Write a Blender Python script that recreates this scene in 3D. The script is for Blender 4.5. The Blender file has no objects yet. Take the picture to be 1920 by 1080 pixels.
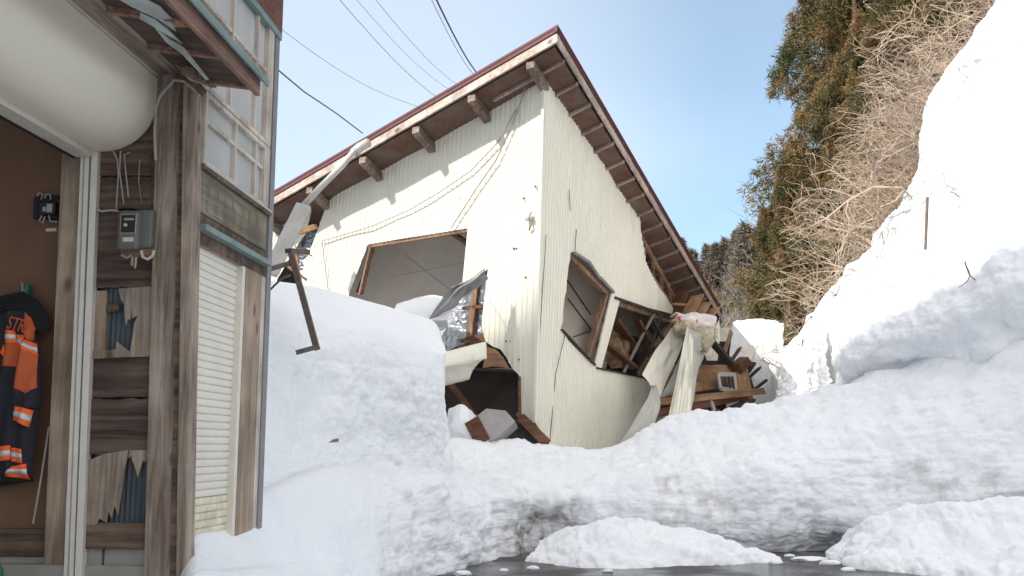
import bpy, bmesh, math, random
import numpy as np
from mathutils import Vector, Matrix, geometry
from math import radians as R
random.seed(7); rng = np.random.default_rng(7)
C = bpy.context.scene.collection

# ------------------------------------------------------------------ camera
F = 1900.0; PITCH = math.atan(300/F); EYE = 1.5
sc = bpy.context.scene
cam = bpy.data.cameras.new('camera'); camo = bpy.data.objects.new('camera', cam); C.objects.link(camo)
cam.sensor_width = 36; cam.lens = 36*F/1920; cam.clip_start = .05; cam.clip_end = 2000
camo.location = (0, 0, EYE); camo.rotation_euler = (R(90)+PITCH, 0, 0)
sc.camera = camo
# ------------------------------------------------------------------ light
SUN_EL = R(44); SUN_DIR = Vector((-.80, -.60, 0)).normalized()       # horizontal direction towards the sun
w = bpy.data.worlds.new('World'); sc.world = w; w.use_nodes = True
nt = w.node_tree; nt.nodes.clear()
wo = nt.nodes.new('ShaderNodeOutputWorld'); bg = nt.nodes.new('ShaderNodeBackground')
sky = nt.nodes.new('ShaderNodeTexSky'); sky.sky_type = 'NISHITA'; sky.sun_disc = False
sky.sun_elevation = SUN_EL; sky.sun_rotation = math.atan2(SUN_DIR.x, SUN_DIR.y)
sky.air_density = 1.0; sky.dust_density = 1.6; sky.ozone_density = 1.3; sky.altitude = 200
tc = nt.nodes.new('ShaderNodeTexCoord'); mp = nt.nodes.new('ShaderNodeMapping'); mp.inputs['Scale'].default_value = (1, 1, 2.4)
cn = nt.nodes.new('ShaderNodeTexNoise'); cn.inputs['Scale'].default_value = 1.5; cn.inputs['Detail'].default_value = 4; cn.inputs['Roughness'].default_value = .42
mp.inputs['Location'].default_value = (1.35, 0.2, .1)
cr = nt.nodes.new('ShaderNodeMapRange'); cr.inputs['From Min'].default_value = .47; cr.inputs['From Max'].default_value = .85; cr.inputs['To Max'].default_value = .5; cr.inputs['To Min'].default_value = .2
mx = nt.nodes.new('ShaderNodeMix'); mx.data_type = 'RGBA'; mx.inputs['B'].default_value = (6.8, 7.1, 7.4, 1)
L = nt.links
L.new(tc.outputs['Generated'], mp.inputs['Vector']); L.new(mp.outputs[0], cn.inputs['Vector']); L.new(cn.outputs['Fac'], cr.inputs['Value'])
# bright veil added in the unseen sky behind and above, to fill the shade
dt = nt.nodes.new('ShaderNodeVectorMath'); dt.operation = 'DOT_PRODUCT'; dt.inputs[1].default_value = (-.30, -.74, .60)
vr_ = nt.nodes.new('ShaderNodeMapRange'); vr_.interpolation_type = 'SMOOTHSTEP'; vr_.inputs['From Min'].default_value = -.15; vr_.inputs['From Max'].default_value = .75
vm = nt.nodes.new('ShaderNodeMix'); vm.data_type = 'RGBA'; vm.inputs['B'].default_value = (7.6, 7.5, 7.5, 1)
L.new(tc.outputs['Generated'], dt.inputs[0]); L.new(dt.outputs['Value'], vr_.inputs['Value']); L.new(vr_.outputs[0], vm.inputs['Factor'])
hz = nt.nodes.new('ShaderNodeVectorMath'); hz.operation = 'DOT_PRODUCT'; hz.inputs[1].default_value = (-.165, .93, .33)
hr = nt.nodes.new('ShaderNodeMapRange'); hr.interpolation_type = 'SMOOTHSTEP'; hr.inputs['From Min'].default_value = .93; hr.inputs['From Max'].default_value = 1.0; hr.inputs['To Max'].default_value = .25
ha = nt.nodes.new('ShaderNodeMath'); ha.operation = 'ADD'; ha.use_clamp = True
L.new(tc.outputs['Generated'], hz.inputs[0]); L.new(hz.outputs['Value'], hr.inputs['Value']); L.new(hr.outputs[0], ha.inputs[0]); L.new(cr.outputs[0], ha.inputs[1])
L.new(ha.outputs[0], mx.inputs['Factor']); tn = nt.nodes.new('ShaderNodeMix'); tn.data_type = 'RGBA'; tn.blend_type = 'MULTIPLY'; tn.inputs['Factor'].default_value = 1; tn.inputs['B'].default_value = (.82, 1.05, 1.05, 1)
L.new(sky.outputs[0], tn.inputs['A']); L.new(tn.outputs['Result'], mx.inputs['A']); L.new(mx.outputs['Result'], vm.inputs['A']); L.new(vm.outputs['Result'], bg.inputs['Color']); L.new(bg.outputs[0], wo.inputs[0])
bg.inputs['Strength'].default_value = .135
sl = bpy.data.lights.new('sun', 'SUN'); sl.energy = 4.7; sl.angle = R(.5); sl.color = (1, .955, .88)
so = bpy.data.objects.new('sun', sl); C.objects.link(so)
sd = Vector((SUN_DIR.x*math.cos(SUN_EL), SUN_DIR.y*math.cos(SUN_EL), math.sin(SUN_EL)))
so.rotation_euler = sd.to_track_quat('Z', 'Y').to_euler(); so.location = sd*50
sc.view_settings.view_transform = 'Standard'; sc.view_settings.look = 'None'; sc.view_settings.gamma = 1; sc.view_settings.exposure = 0.50
sc.cycles.max_bounces = 8; sc.cycles.diffuse_bounces = 5

# ------------------------------------------------------------------ helpers
CT, ST = math.cos(PITCH), math.sin(PITCH)
def ray(px, py):
    cx = (px-960)/F; cy = (540-py)/F
    return Vector((cx, CT-cy*ST, ST+cy*CT))
def P(px, py, d):                      # the point a given horizontal distance ahead
    r = ray(px, py); return Vector((0, 0, EYE)) + r*(d/r.y)
class Plane:
    def __init__(s, a, b, c):
        s.o = a; s.n = (b-a).cross(c-a).normalized()
        if s.n.dot(Vector((0, 0, EYE))-a) < 0: s.n = -s.n       # faces the camera
        s.u = (b-a).normalized(); s.v = s.n.cross(s.u)
    def hit(s, px, py):
        r = ray(px, py); t = (s.o-Vector((0, 0, EYE))).dot(s.n)/r.dot(s.n)
        return Vector((0, 0, EYE))+r*t
    def to2(s, p): q = p-s.o; return Vector((q.dot(s.u), q.dot(s.v)))
    def to3(s, a, b, off=0): return s.o+s.u*a+s.v*b+s.n*off
def tag(o, label=None, cat=None, group=None, kind=None):
    if label: o['label'] = label
    if cat: o['category'] = cat
    if group: o['group'] = group
    if kind: o['kind'] = kind
    return o
def empty(name, loc=(0, 0, 0), rz=0):
    o = bpy.data.objects.new(name, None); C.objects.link(o); o.location = loc; o.rotation_euler.z = rz; o.empty_display_size = .2
    return o
def mk(name, verts, faces, mat, parent=None, smooth=False, solid=0):
    me = bpy.data.meshes.new(name)
    me.from_pydata([tuple(v) for v in verts] if not isinstance(verts, np.ndarray) else verts.tolist(), [], faces if not isinstance(faces, np.ndarray) else faces.tolist())
    me.update()
    if mat: me.materials.append(mat)
    if smooth: me.polygons.foreach_set('use_smooth', [True]*len(me.polygons))
    o = bpy.data.objects.new(name, me); C.objects.link(o)
    if parent: o.parent = parent
    if solid:
        m = o.modifiers.new('solid', 'SOLIDIFY'); m.thickness = solid; m.offset = -1
    return o
class MB:                              # collects shapes into one mesh
    def __init__(s): s.v = []; s.f = []
    def add(s, vs, fs):
        n = len(s.v); s.v += [Vector(v) for v in vs]; s.f += [tuple(i+n for i in f) for f in fs]; return s
    def box(s, x0, x1, y0, y1, z0, z1):
        return s.add([(x0,y0,z0),(x1,y0,z0),(x1,y1,z0),(x0,y1,z0),(x0,y0,z1),(x1,y0,z1),(x1,y1,z1),(x0,y1,z1)],
                     [(0,3,2,1),(4,5,6,7),(0,1,5,4),(1,2,6,5),(2,3,7,6),(3,0,4,7)])
    def beam(s, p, q, wd, h, up=(0, 0, 1), e=0):    # e = raggedness of the far end
        p = Vector(p); q = Vector(q); d = (q-p).normalized(); up = Vector(up)
        x = d.cross(up)
        if x.length < .01: x = d.cross(Vector((1, 0, 0)))
        x.normalize(); y = x.cross(d)
        a = [p+x*sx*wd/2+y*sy*h/2 for sx, sy in ((-1,-1),(1,-1),(1,1),(-1,1))]
        b = [q+x*sx*wd/2+y*sy*h/2+d*random.uniform(-e, e) for sx, sy in ((-1,-1),(1,-1),(1,1),(-1,1))]
        return s.add(a+b, [(0,3,2,1),(4,5,6,7),(0,1,5,4),(1,2,6,5),(2,3,7,6),(3,0,4,7)])
    def tube(s, pts, r, n=6, r1=None):
        pts = [Vector(p) for p in pts]; m = len(pts); vs = []
        for i, p in enumerate(pts):
            d = (pts[min(i+1, m-1)]-pts[max(i-1, 0)]).normalized()
            x = d.cross(Vector((0.1, .2, 1)).normalized()).normalized(); y = d.cross(x)
            rr = r if r1 is None else r+(r1-r)*i/(m-1)
            vs += [p+(x*math.cos(k*2*math.pi/n)+y*math.sin(k*2*math.pi/n))*rr for k in range(n)]
        fs = [(i*n+k, i*n+(k+1) % n, (i+1)*n+(k+1) % n, (i+1)*n+k) for i in range(m-1) for k in range(n)]
        fs += [tuple(range(n-1, -1, -1)), tuple((m-1)*n+k for k in range(n))]
        return s.add(vs, fs)
    def prism(s, pts, d):              # polygon pts (3D, planar) swept by vector d
        n = len(pts); pts = [Vector(p) for p in pts]; d = Vector(d)
        nn = Vector((0,0,0))
        for i in range(n): nn += pts[i].cross(pts[(i+1) % n])
        if nn.dot(d) > 0: pts = pts[::-1]
        return s.add(pts+[p+d for p in pts], [tuple(range(n)), tuple(range(2*n-1, n-1, -1))]+[(i, n+i, n+(i+1) % n, (i+1) % n) for i in range(n)])
    def build(s, name, mat, parent=None, bevel=0, smooth=False):
        o = mk(name, s.v, s.f, mat, parent, smooth)
        if bevel:
            m = o.modifiers.new('bevel', 'BEVEL'); m.width = bevel; m.segments = 2; m.limit_method = 'ANGLE'; m.harden_normals = False
        return o
def copy_thing(o, parent=None):
    c = o.copy(); C.objects.link(c); c.parent = parent
    for ch in [q for q in bpy.data.objects if q.parent == o]: copy_thing(ch, c)
    return c

# numpy noise
def _hash(ix, iy, iz, seed):
    h = (ix.astype(np.int64)*374761393 + iy.astype(np.int64)*668265263 + iz.astype(np.int64)*2147483647 + seed*1274126177) & 0xffffffff
    h = ((h ^ (h >> 13))*1274126177) & 0xffffffff
    h = ((h ^ (h >> 16))*2246822519) & 0xffffffff
    return ((h ^ (h >> 15)) & 0xffff)/32767.5-1
def vnoise(p, seed=0):
    i = np.floor(p); f = p-i; f = f*f*f*(f*(f*6-15)+10); r = 0
    for dx in (0, 1):
        wx = f[:, 0] if dx else 1-f[:, 0]
        for dy in (0, 1):
            wy = f[:, 1] if dy else 1-f[:, 1]
            for dz in (0, 1):
                wz = f[:, 2] if dz else 1-f[:, 2]
                r = r+wx*wy*wz*_hash(i[:, 0]+dx, i[:, 1]+dy, i[:, 2]+dz, seed)
    return r
def fbm(p, o=4, seed=0, rough=.5, billow=False):
    r = 0; a = 1; t = 0
    for k in range(o):
        n = vnoise(p+k*17.3, seed+k); n = (np.abs(n)*2-.6) if billow else n
        r = r+a*n; t += a; a *= rough; p = p*2.03
    return r/t

# ------------------------------------------------------------------ materials
def new_mat(name):
    m = bpy.data.materials.new(name); m.use_nodes = True; n = m.node_tree.nodes; b = n['Principled BSDF']; return m, m.node_tree, b
def col(c): return (c[0], c[1], c[2], 1)
def simple(name, c, rough=.7, metal=0, var=.12, scale=6, bump=.0, c2=None, stretch=(1, 1, 1), bscale=None, detail=6):
    m, t, b = new_mat(name); N = t.nodes; K = t.links
    tc = N.new('ShaderNodeTexCoord'); mp = N.new('ShaderNodeMapping'); mp.inputs['Scale'].default_value = stretch
    no = N.new('ShaderNodeTexNoise'); no.inputs['Scale'].default_value = scale; no.inputs['Detail'].default_value = detail; no.inputs['Roughness'].default_value = .6
    K.new(tc.outputs['Object'], mp.inputs[0]); K.new(mp.outputs[0], no.inputs['Vector'])
    rp = N.new('ShaderNodeValToRGB'); rp.color_ramp.elements[0].position = .32; rp.color_ramp.elements[1].position = .68
    c2 = c2 or tuple(min(1, x*(1+var)) for x in c); c1 = tuple(x*(1-var) for x in c) if c2 is None or var else c
    rp.color_ramp.elements[0].color = col(c1); rp.color_ramp.elements[1].color = col(c2)
    K.new(no.outputs['Fac'], rp.inputs[0]); K.new(rp.outputs[0], b.inputs['Base Color'])
    b.inputs['Roughness'].default_value = rough; b.inputs['Metallic'].default_value = metal
    if bump:
        n2 = N.new('ShaderNodeTexNoise'); n2.inputs['Scale'].default_value = bscale or scale*3; n2.inputs['Detail'].default_value = 5
        K.new(mp.outputs[0], n2.inputs['Vector'])
        bp = N.new('ShaderNodeBump'); bp.inputs['Strength'].default_value = 1; bp.inputs['Distance'].default_value = bump
        K.new(n2.outputs['Fac'], bp.inputs['Height']); K.new(bp.outputs[0], b.inputs['Normal'])
    return m
def wood(name, c, dark, axis='z', scale=1.0, rough=.85, knots=True, grain=1.0):
    m, t, b = new_mat(name); N = t.nodes; K = t.links
    tc = N.new('ShaderNodeTexCoord'); mp = N.new('ShaderNodeMapping')
    s = [26*scale]*3; s['xyz'.index(axis)] = 1.6*scale; mp.inputs['Scale'].default_value = s
    K.new(tc.outputs['Object'], mp.inputs[0])
    oi = N.new('ShaderNodeObjectInfo'); K.new(oi.outputs['Random'], mp.inputs['Location'])
    no = N.new('ShaderNodeTexNoise'); no.inputs['Scale'].default_value = 1; no.inputs['Detail'].default_value = 8; no.inputs['Roughness'].default_value = .65; no.inputs['Distortion'].default_value = .6
    K.new(mp.outputs[0], no.inputs['Vector'])
    big = N.new('ShaderNodeTexNoise'); big.inputs['Scale'].default_value = 2.2; big.inputs['Detail'].default_value = 4; K.new(tc.outputs['Object'], big.inputs['Vector'])
    rp = N.new('ShaderNodeValToRGB'); e = rp.color_ramp.elements; e[0].position = .36; e[1].position = .62
    e[0].color = col(dark); e[1].color = col(c)
    K.new(no.outputs['Fac'], rp.inputs[0])
    mx = N.new('ShaderNodeMix'); mx.data_type = 'RGBA'; mx.blend_type = 'MULTIPLY'; mx.inputs['Factor'].default_value = .75
    r2 = N.new('ShaderNodeValToRGB'); r2.color_ramp.elements[0].position = .36; r2.color_ramp.elements[1].position = .62
    r2.color_ramp.elements[0].color = (.5, .46, .44, 1); r2.color_ramp.elements[1].color = (1.0, 1.0, 1.0, 1)
    K.new(big.outputs['Fac'], r2.inputs[0]); K.new(rp.outputs[0], mx.inputs['A']); K.new(r2.outputs[0], mx.inputs['B'])
    out = mx.outputs['Result']
    if knots:
        mk2 = N.new('ShaderNodeMapping'); s2 = [5*scale]*3; s2['xyz'.index(axis)] = 2.6*scale; mk2.inputs['Scale'].default_value = s2
        K.new(tc.outputs['Object'], mk2.inputs[0])
        vo = N.new('ShaderNodeTexVoronoi'); vo.inputs['Scale'].default_value = 1; K.new(mk2.outputs[0], vo.inputs['Vector'])
        r3 = N.new('ShaderNodeValToRGB'); r3.color_ramp.elements[0].position = .05; r3.color_ramp.elements[1].position = .16
        r3.color_ramp.elements[0].color = (.3, .25, .22, 1); r3.color_ramp.elements[1].color = (1, 1, 1, 1)
        K.new(vo.outputs['Distance'], r3.inputs[0])
        m2 = N.new('ShaderNodeMix'); m2.data_type = 'RGBA'; m2.blend_type = 'MULTIPLY'; m2.inputs['Factor'].default_value = .9
        K.new(out, m2.inputs['A']); K.new(r3.outputs[0], m2.inputs['B']); out = m2.outputs['Result']
    K.new(out, b.inputs['Base Color']); b.inputs['Roughness'].default_value = rough
    bp = N.new('ShaderNodeBump'); bp.inputs['Strength'].default_value = .8*grain; bp.inputs['Distance'].default_value = .006
    K.new(no.outputs['Fac'], bp.inputs['Height']); K.new(bp.outputs[0], b.inputs['Normal'])
    return m
def siding_mat():
    m = simple('cream_siding', (.79, .76, .645), .45, var=.03, scale=1.6, stretch=(1, 1, .35), bump=.0015, bscale=3); t = m.node_tree; N = t.nodes; K = t.links; b = N['Principled BSDF']
    src = b.inputs['Base Color'].links[0].from_socket; tc = N.new('ShaderNodeTexCoord')
    for sc_, st, lo, hi, cc, fac in ((5, (1, 1, .12), .52, .8, (.66, .61, .49, 1), .35), (1.6, (1, 1, .6), .56, .75, (.64, .62, .54, 1), .35), (14, (1, 1, .25), .66, .74, (.36, .24, .13, 1), .45)):
        mp = N.new('ShaderNodeMapping'); mp.inputs['Scale'].default_value = st; n = N.new('ShaderNodeTexNoise'); n.inputs['Scale'].default_value = sc_; n.inputs['Detail'].default_value = 6
        r = N.new('ShaderNodeMapRange'); r.inputs['From Min'].default_value = lo; r.inputs['From Max'].default_value = hi; r.inputs['To Max'].default_value = fac
        x = N.new('ShaderNodeMix'); x.data_type = 'RGBA'; x.inputs['B'].default_value = cc
        K.new(tc.outputs['Object'], mp.inputs[0]); K.new(mp.outputs[0], n.inputs['Vector']); K.new(n.outputs['Fac'], r.inputs['Value']); K.new(r.outputs[0], x.inputs['Factor']); K.new(src, x.inputs['A']); src = x.outputs['Result']
    K.new(src, b.inputs['Base Color']); return m
def asphalt_mat():
    m = simple('wet_asphalt', (.06, .057, .057), .35, var=.35, scale=2.5, bump=.006, bscale=70); t = m.node_tree; N = t.nodes; K = t.links; b = N['Principled BSDF']
    n = N.new('ShaderNodeTexNoise'); n.inputs['Scale'].default_value = 1.1; n.inputs['Detail'].default_value = 5; tc = N.new('ShaderNodeTexCoord'); K.new(tc.outputs['Object'], n.inputs['Vector'])
    r = N.new('ShaderNodeMapRange'); r.inputs['From Min'].default_value = .42; r.inputs['From Max'].default_value = .6; r.inputs['To Min'].default_value = .08; r.inputs['To Max'].default_value = .6
    K.new(n.outputs['Fac'], r.inputs['Value']); K.new(r.outputs[0], b.inputs['Roughness']); return m
def snow_mat(name, dirt=0, tint=(.87, .88, .90)):
    m, t, b = new_mat(name); N = t.nodes; K = t.links
    tc = N.new('ShaderNodeTexCoord')
    def noise(s, d=6, dist=0):
        n = N.new('ShaderNodeTexNoise'); n.inputs['Scale'].default_value = s; n.inputs['Detail'].default_value = d; n.inputs['Distortion'].default_value = dist
        n.inputs['Roughness'].default_value = .6; K.new(tc.outputs['Object'], n.inputs['Vector']); return n
    a = noise(1.1, 5)
    rp = N.new('ShaderNodeValToRGB'); rp.color_ramp.elements[0].position = .35; rp.color_ramp.elements[1].position = .62
    rp.color_ramp.elements[0].color = col((tint[0]*.95, tint[1]*.955, tint[2]*.97)); rp.color_ramp.elements[1].color = col(tint)
    K.new(a.outputs['Fac'], rp.inputs[0]); out = rp.outputs[0]
    # small grit
    g = noise(38, 3); gr = N.new('ShaderNodeMapRange'); gr.inputs['From Min'].default_value = .735; gr.inputs['From Max'].default_value = .79
    K.new(g.outputs['Fac'], gr.inputs['Value'])
    m0 = N.new('ShaderNodeMix'); m0.data_type = 'RGBA'; m0.inputs['B'].default_value = (.3, .26, .22, 1)
    ml = N.new('ShaderNodeMath'); ml.operation = 'MULTIPLY'; ml.inputs[1].default_value = .55; K.new(gr.outputs[0], ml.inputs[0])
    K.new(ml.outputs[0], m0.inputs['Factor']); K.new(out, m0.inputs['A']); out = m0.outputs['Result']
    if dirt:
        at = N.new('ShaderNodeAttribute'); at.attribute_name = 'dirt'
        d = noise(4.5, 7, .2); dr = N.new('ShaderNodeMapRange'); dr.inputs['From Min'].default_value = .44; dr.inputs['From Max'].default_value = .72
        K.new(d.outputs['Fac'], dr.inputs['Value'])
        mm = N.new('ShaderNodeMath'); mm.operation = 'MULTIPLY'; K.new(dr.outputs[0], mm.inputs[0]); K.new(at.outputs['Fac'], mm.inputs[1])
        mc = N.new('ShaderNodeMath'); mc.operation = 'MULTIPLY'; mc.inputs[1].default_value = dirt; mc.use_clamp = True; K.new(mm.outputs[0], mc.inputs[0])
        m1 = N.new('ShaderNodeMix'); m1.data_type = 'RGBA'; m1.inputs['B'].default_value = (.30, .25, .20, 1)
        K.new(mc.outputs[0], m1.inputs['Factor']); K.new(out, m1.inputs['A']); out = m1.outputs['Result']
    K.new(out, b.inputs['Base Color']); b.inputs['Roughness'].default_value = .75
    b.inputs['Specular IOR Level'].default_value = .25
    b.inputs['Subsurface Weight'].default_value = .25; b.inputs['Subsurface Radius'].default_value = (.6, .8, 1.0); b.inputs['Subsurface Scale'].default_value = .09
    n1 = noise(9, 8); n2 = noise(55, 3)
    b1 = N.new('ShaderNodeBump'); b1.inputs['Distance'].default_value = .034; K.new(n1.outputs['Fac'], b1.inputs['Height'])
    b2 = N.new('ShaderNodeBump'); b2.inputs['Distance'].default_value = .006; K.new(n2.outputs['Fac'], b2.inputs['Height']); K.new(b1.outputs[0], b2.inputs['Normal'])
    K.new(b2.outputs[0], b.inputs['Normal'])
    return m
M = dict(
    snow=snow_mat('snow', 0), snow_dirty=snow_mat('dirty_snow', 1.5),
    siding=siding_mat(),
    siding_in=simple('siding_back', (.42, .42, .38), .6, var=.1, scale=2),
    maroon=simple('maroon_metal', (.10, .028, .03), .4, var=.2, scale=5),
    paint_wood=wood('faded_painted_board', (.56, .49, .44), (.36, .28, .23), 'x', .5),
    soffit=simple('stained_soffit', (.19, .07, .04), .85, var=.4, scale=3, c2=(.15, .11, .085), bump=.004),
    rafter=wood('old_rafter', (.46, .37, .30), (.28, .21, .165), 'y', .7, knots=False),
    purlin=wood('old_purlin', (.33, .25, .20), (.15, .11, .08), 'y', .7, knots=False),
    fresh=wood('broken_timber', (.42, .26, .14), (.25, .13, .065), 'x', .8, knots=False),
    fresh2=wood('red_timber', (.20, .085, .045), (.09, .035, .02), 'x', .8, knots=False),
    darkwood=wood('dark_timber', (.06, .055, .055), (.025, .022, .022), 'x', .8, knots=False),
    winframe=wood('window_timber', (.33, .20, .12), (.16, .09, .055), 'z', .8, knots=False),
    ceil=simple('ceiling_board', (.66, .59, .52), .9, var=.06, scale=2),
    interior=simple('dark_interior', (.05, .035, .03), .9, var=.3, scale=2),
    foil=simple('silver_insulation', (.42, .43, .46), .35, .8, var=.2, scale=6, bump=.05, bscale=7),
    alu=simple('aluminium', (.55, .54, .52), .4, .6, var=.05),
    white_metal=simple('white_trim', (.44, .42, .40), .5, var=.12, scale=3),
    fluff=simple('glass_wool', (.62, .50, .28), 1, var=.25, scale=8, bump=.05, c2=(.72, .66, .55)),
    fluff_pink=simple('pink_insulation_wrap', (.75, .70, .68), .7, var=.08, scale=5, bump=.02),
    redprint=simple('red_print', (.62, .05, .06), .7),
    steel=simple('rusty_steel', (.13, .095, .08), .65, .3, var=.25, scale=12),
    black=simple('black_rubber', (.012, .012, .014), .6),
    grey=simple('grey_sheet', (.20, .20, .21), .6, var=.1),
    tile=simple('grey_slab', (.30, .28, .27), .8, var=.1),
    asphalt=asphalt_mat(),
    # shed
    sh_post=wood('weathered_post', (.42, .345, .275), (.17, .125, .09), 'z', .9),
    sh_beam=wood('weathered_beam', (.33, .27, .225), (.12, .09, .07), 'y', .9),
    sh_inpost=wood('pine_post', (.45, .35, .26), (.27, .19, .13), 'z', .8),
    sh_plank=wood('dark_plank', (.15, .10, .075), (.03, .021, .017), 'x', .55, knots=False),
    sh_plank2=wood('old_plank', (.22, .145, .10), (.055, .036, .026), 'x', .5, knots=False),
    sh_ply=wood('torn_plywood', (.42, .34, .27), (.22, .17, .13), 'z', .9, knots=False),
    sh_inner=simple('inner_plywood', (.17, .09, .05), .75, var=.16, scale=2.2, stretch=(1, 1, .4)),
    sh_box=simple('cream_box_metal', (.72, .665, .545), .38, var=.04, scale=1.5, stretch=(1, .2, 1)),
    sh_rail=simple('cream_rail', (.68, .64, .56), .45, .2, var=.06),
    sh_shut=simple('cream_slats', (.70, .655, .575), .5, var=.06, scale=2.5),
    moss=simple('mossy_slat', (.62, .57, .42), .7, var=.25, scale=7),
    sh_fascia=wood('chipped_fascia', (.34, .20, .15), (.15, .085, .065), 'y', .7, knots=False),
    sh_under=wood('eave_underside', (.12, .075, .055), (.045, .03, .024), 'x', .6, knots=False),
    teal=simple('teal_metal', (.16, .225, .215), .5, var=.18, scale=5),
    teal_peel=simple('peeled_teal_sheet', (.34, .38, .35), .6, var=.2, scale=4),
    pane=simple('frosted_corrugated_pane', (.46, .45, .43), .35, var=.10, scale=2.5, stretch=(1, 1, .3)),
    pane_bright=simple('bright_frosted_pane', (.58, .54, .50), .4, var=.10, scale=2.5),
    wframe=wood('white_window_frame', (.66, .60, .52), (.48, .41, .34), 'z', .8, knots=False),
    sign=wood('weathered_signboard', (.27, .24, .17), (.13, .115, .08), 'y', .6, knots=False),
    ink=simple('faded_ink', (.15, .13, .09), .9),
    corr=simple('blue_corrugated', (.06, .078, .088), .6, .2, var=.15),
    concrete=simple('concrete_block', (.28, .27, .24), .9, var=.15, scale=5, bump=.006),
    meter=simple('grey_green_meter', (.115, .12, .10), .45, var=.06),
    cable=simple('grey_cable', (.33, .30, .28), .7),
    cream=simple('cream_plastic', (.55, .50, .42), .6),
    navy=simple('navy_cloth', (.018, .019, .026), .9, var=.2, scale=30, bump=.002),
    blackcloth=simple('black_cloth', (.010, .010, .012), .95, var=.2, scale=30),
    orange=simple('orange_cloth', (.50, .10, .03), .85, var=.08, scale=12),
    hivis=simple('hivis_orange', (.95, .14, .03), .7, var=.05),
    silver=simple('reflective_tape', (.62, .62, .62), .45, .2, var=.05),
    green=simple('green_plastic', (.02, .14, .10), .5),
)

# ------------------------------------------------------------------ patches of snow from control nets
def catmull(a, n):                     # a: (k, m, 3) -> (n, m, 3), along the first axis
    k = len(a); t = np.linspace(0, k-1, n); i = np.clip(np.floor(t).astype(int), 0, k-2); f = (t-i)[:, None, None]
    p0 = a[np.maximum(i-1, 0)]; p1 = a[i]; p2 = a[i+1]; p3 = a[np.minimum(i+2, k-1)]
    return .5*((2*p1)+(-p0+p2)*f+(2*p0-5*p1+4*p2-p3)*f**2+(-p0+3*p1-3*p2+p3)*f**3)
def grid_mesh(name, g, mat, parent=None, smooth=True):
    n, m = g.shape[:2]; idx = np.arange(n*m).reshape(n, m)
    f = np.stack([idx[:-1, :-1], idx[:-1, 1:], idx[1:, 1:], idx[1:, :-1]], -1).reshape(-1, 4)
    return mk(name, g.reshape(-1, 3), f, mat, parent, smooth)
def normals(g):
    du = np.gradient(g, axis=0); dv = np.gradient(g, axis=1); n = np.cross(dv, du); n /= np.linalg.norm(n, axis=2, keepdims=True)+1e-9
    return n
def netpt_old(c):
    if isinstance(c, Vector): return c
    if len(c) == 4: q = P(c[0], 840, c[2]); return Vector((q.x, c[2], c[3]))
    return P(*c)
def patch(name, net, nu, nv, mat, amps=((.10, .9, False), (.05, 2.6, True), (.018, 8, False)), seed=0, parent=None, dirtfn=None, extra=None, mask=None):
    a = np.array([[tuple(netpt(c)) for c in row] for row in net])
    g = catmull(a, nu); g = catmull(g.transpose(1, 0, 2), nv).transpose(1, 0, 2)
    n = normals(g); p = g.reshape(-1, 3); nn = n.reshape(-1, 3)
    d = np.zeros(len(p))
    for k, (am, fr, bl) in enumerate(amps): d += am*fbm(p*fr, 4, seed+k*11, .5, bl)
    if mask is not None: d *= mask(p)
    q = p+nn*d[:, None]
    if extra is not None: q = extra(q, nn)
    o = grid_mesh(name, q.reshape(g.shape), mat, parent)
    if dirtfn is not None:
        at = o.data.attributes.new('dirt', 'FLOAT', 'POINT'); at.data.foreach_set('value', dirtfn(q).astype(np.float32))
    return o
def netpt(c):
    if isinstance(c, Vector): return c
    if len(c) == 4:                    # (px, None, d, z)
        s = (c[3]-EYE)/c[2]; cy = (s*CT-ST)/(CT+s*ST)
        return Vector(((c[0]-960)/F*c[2]/(CT-cy*ST), c[2], c[3]))
    return P(*c)
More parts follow.
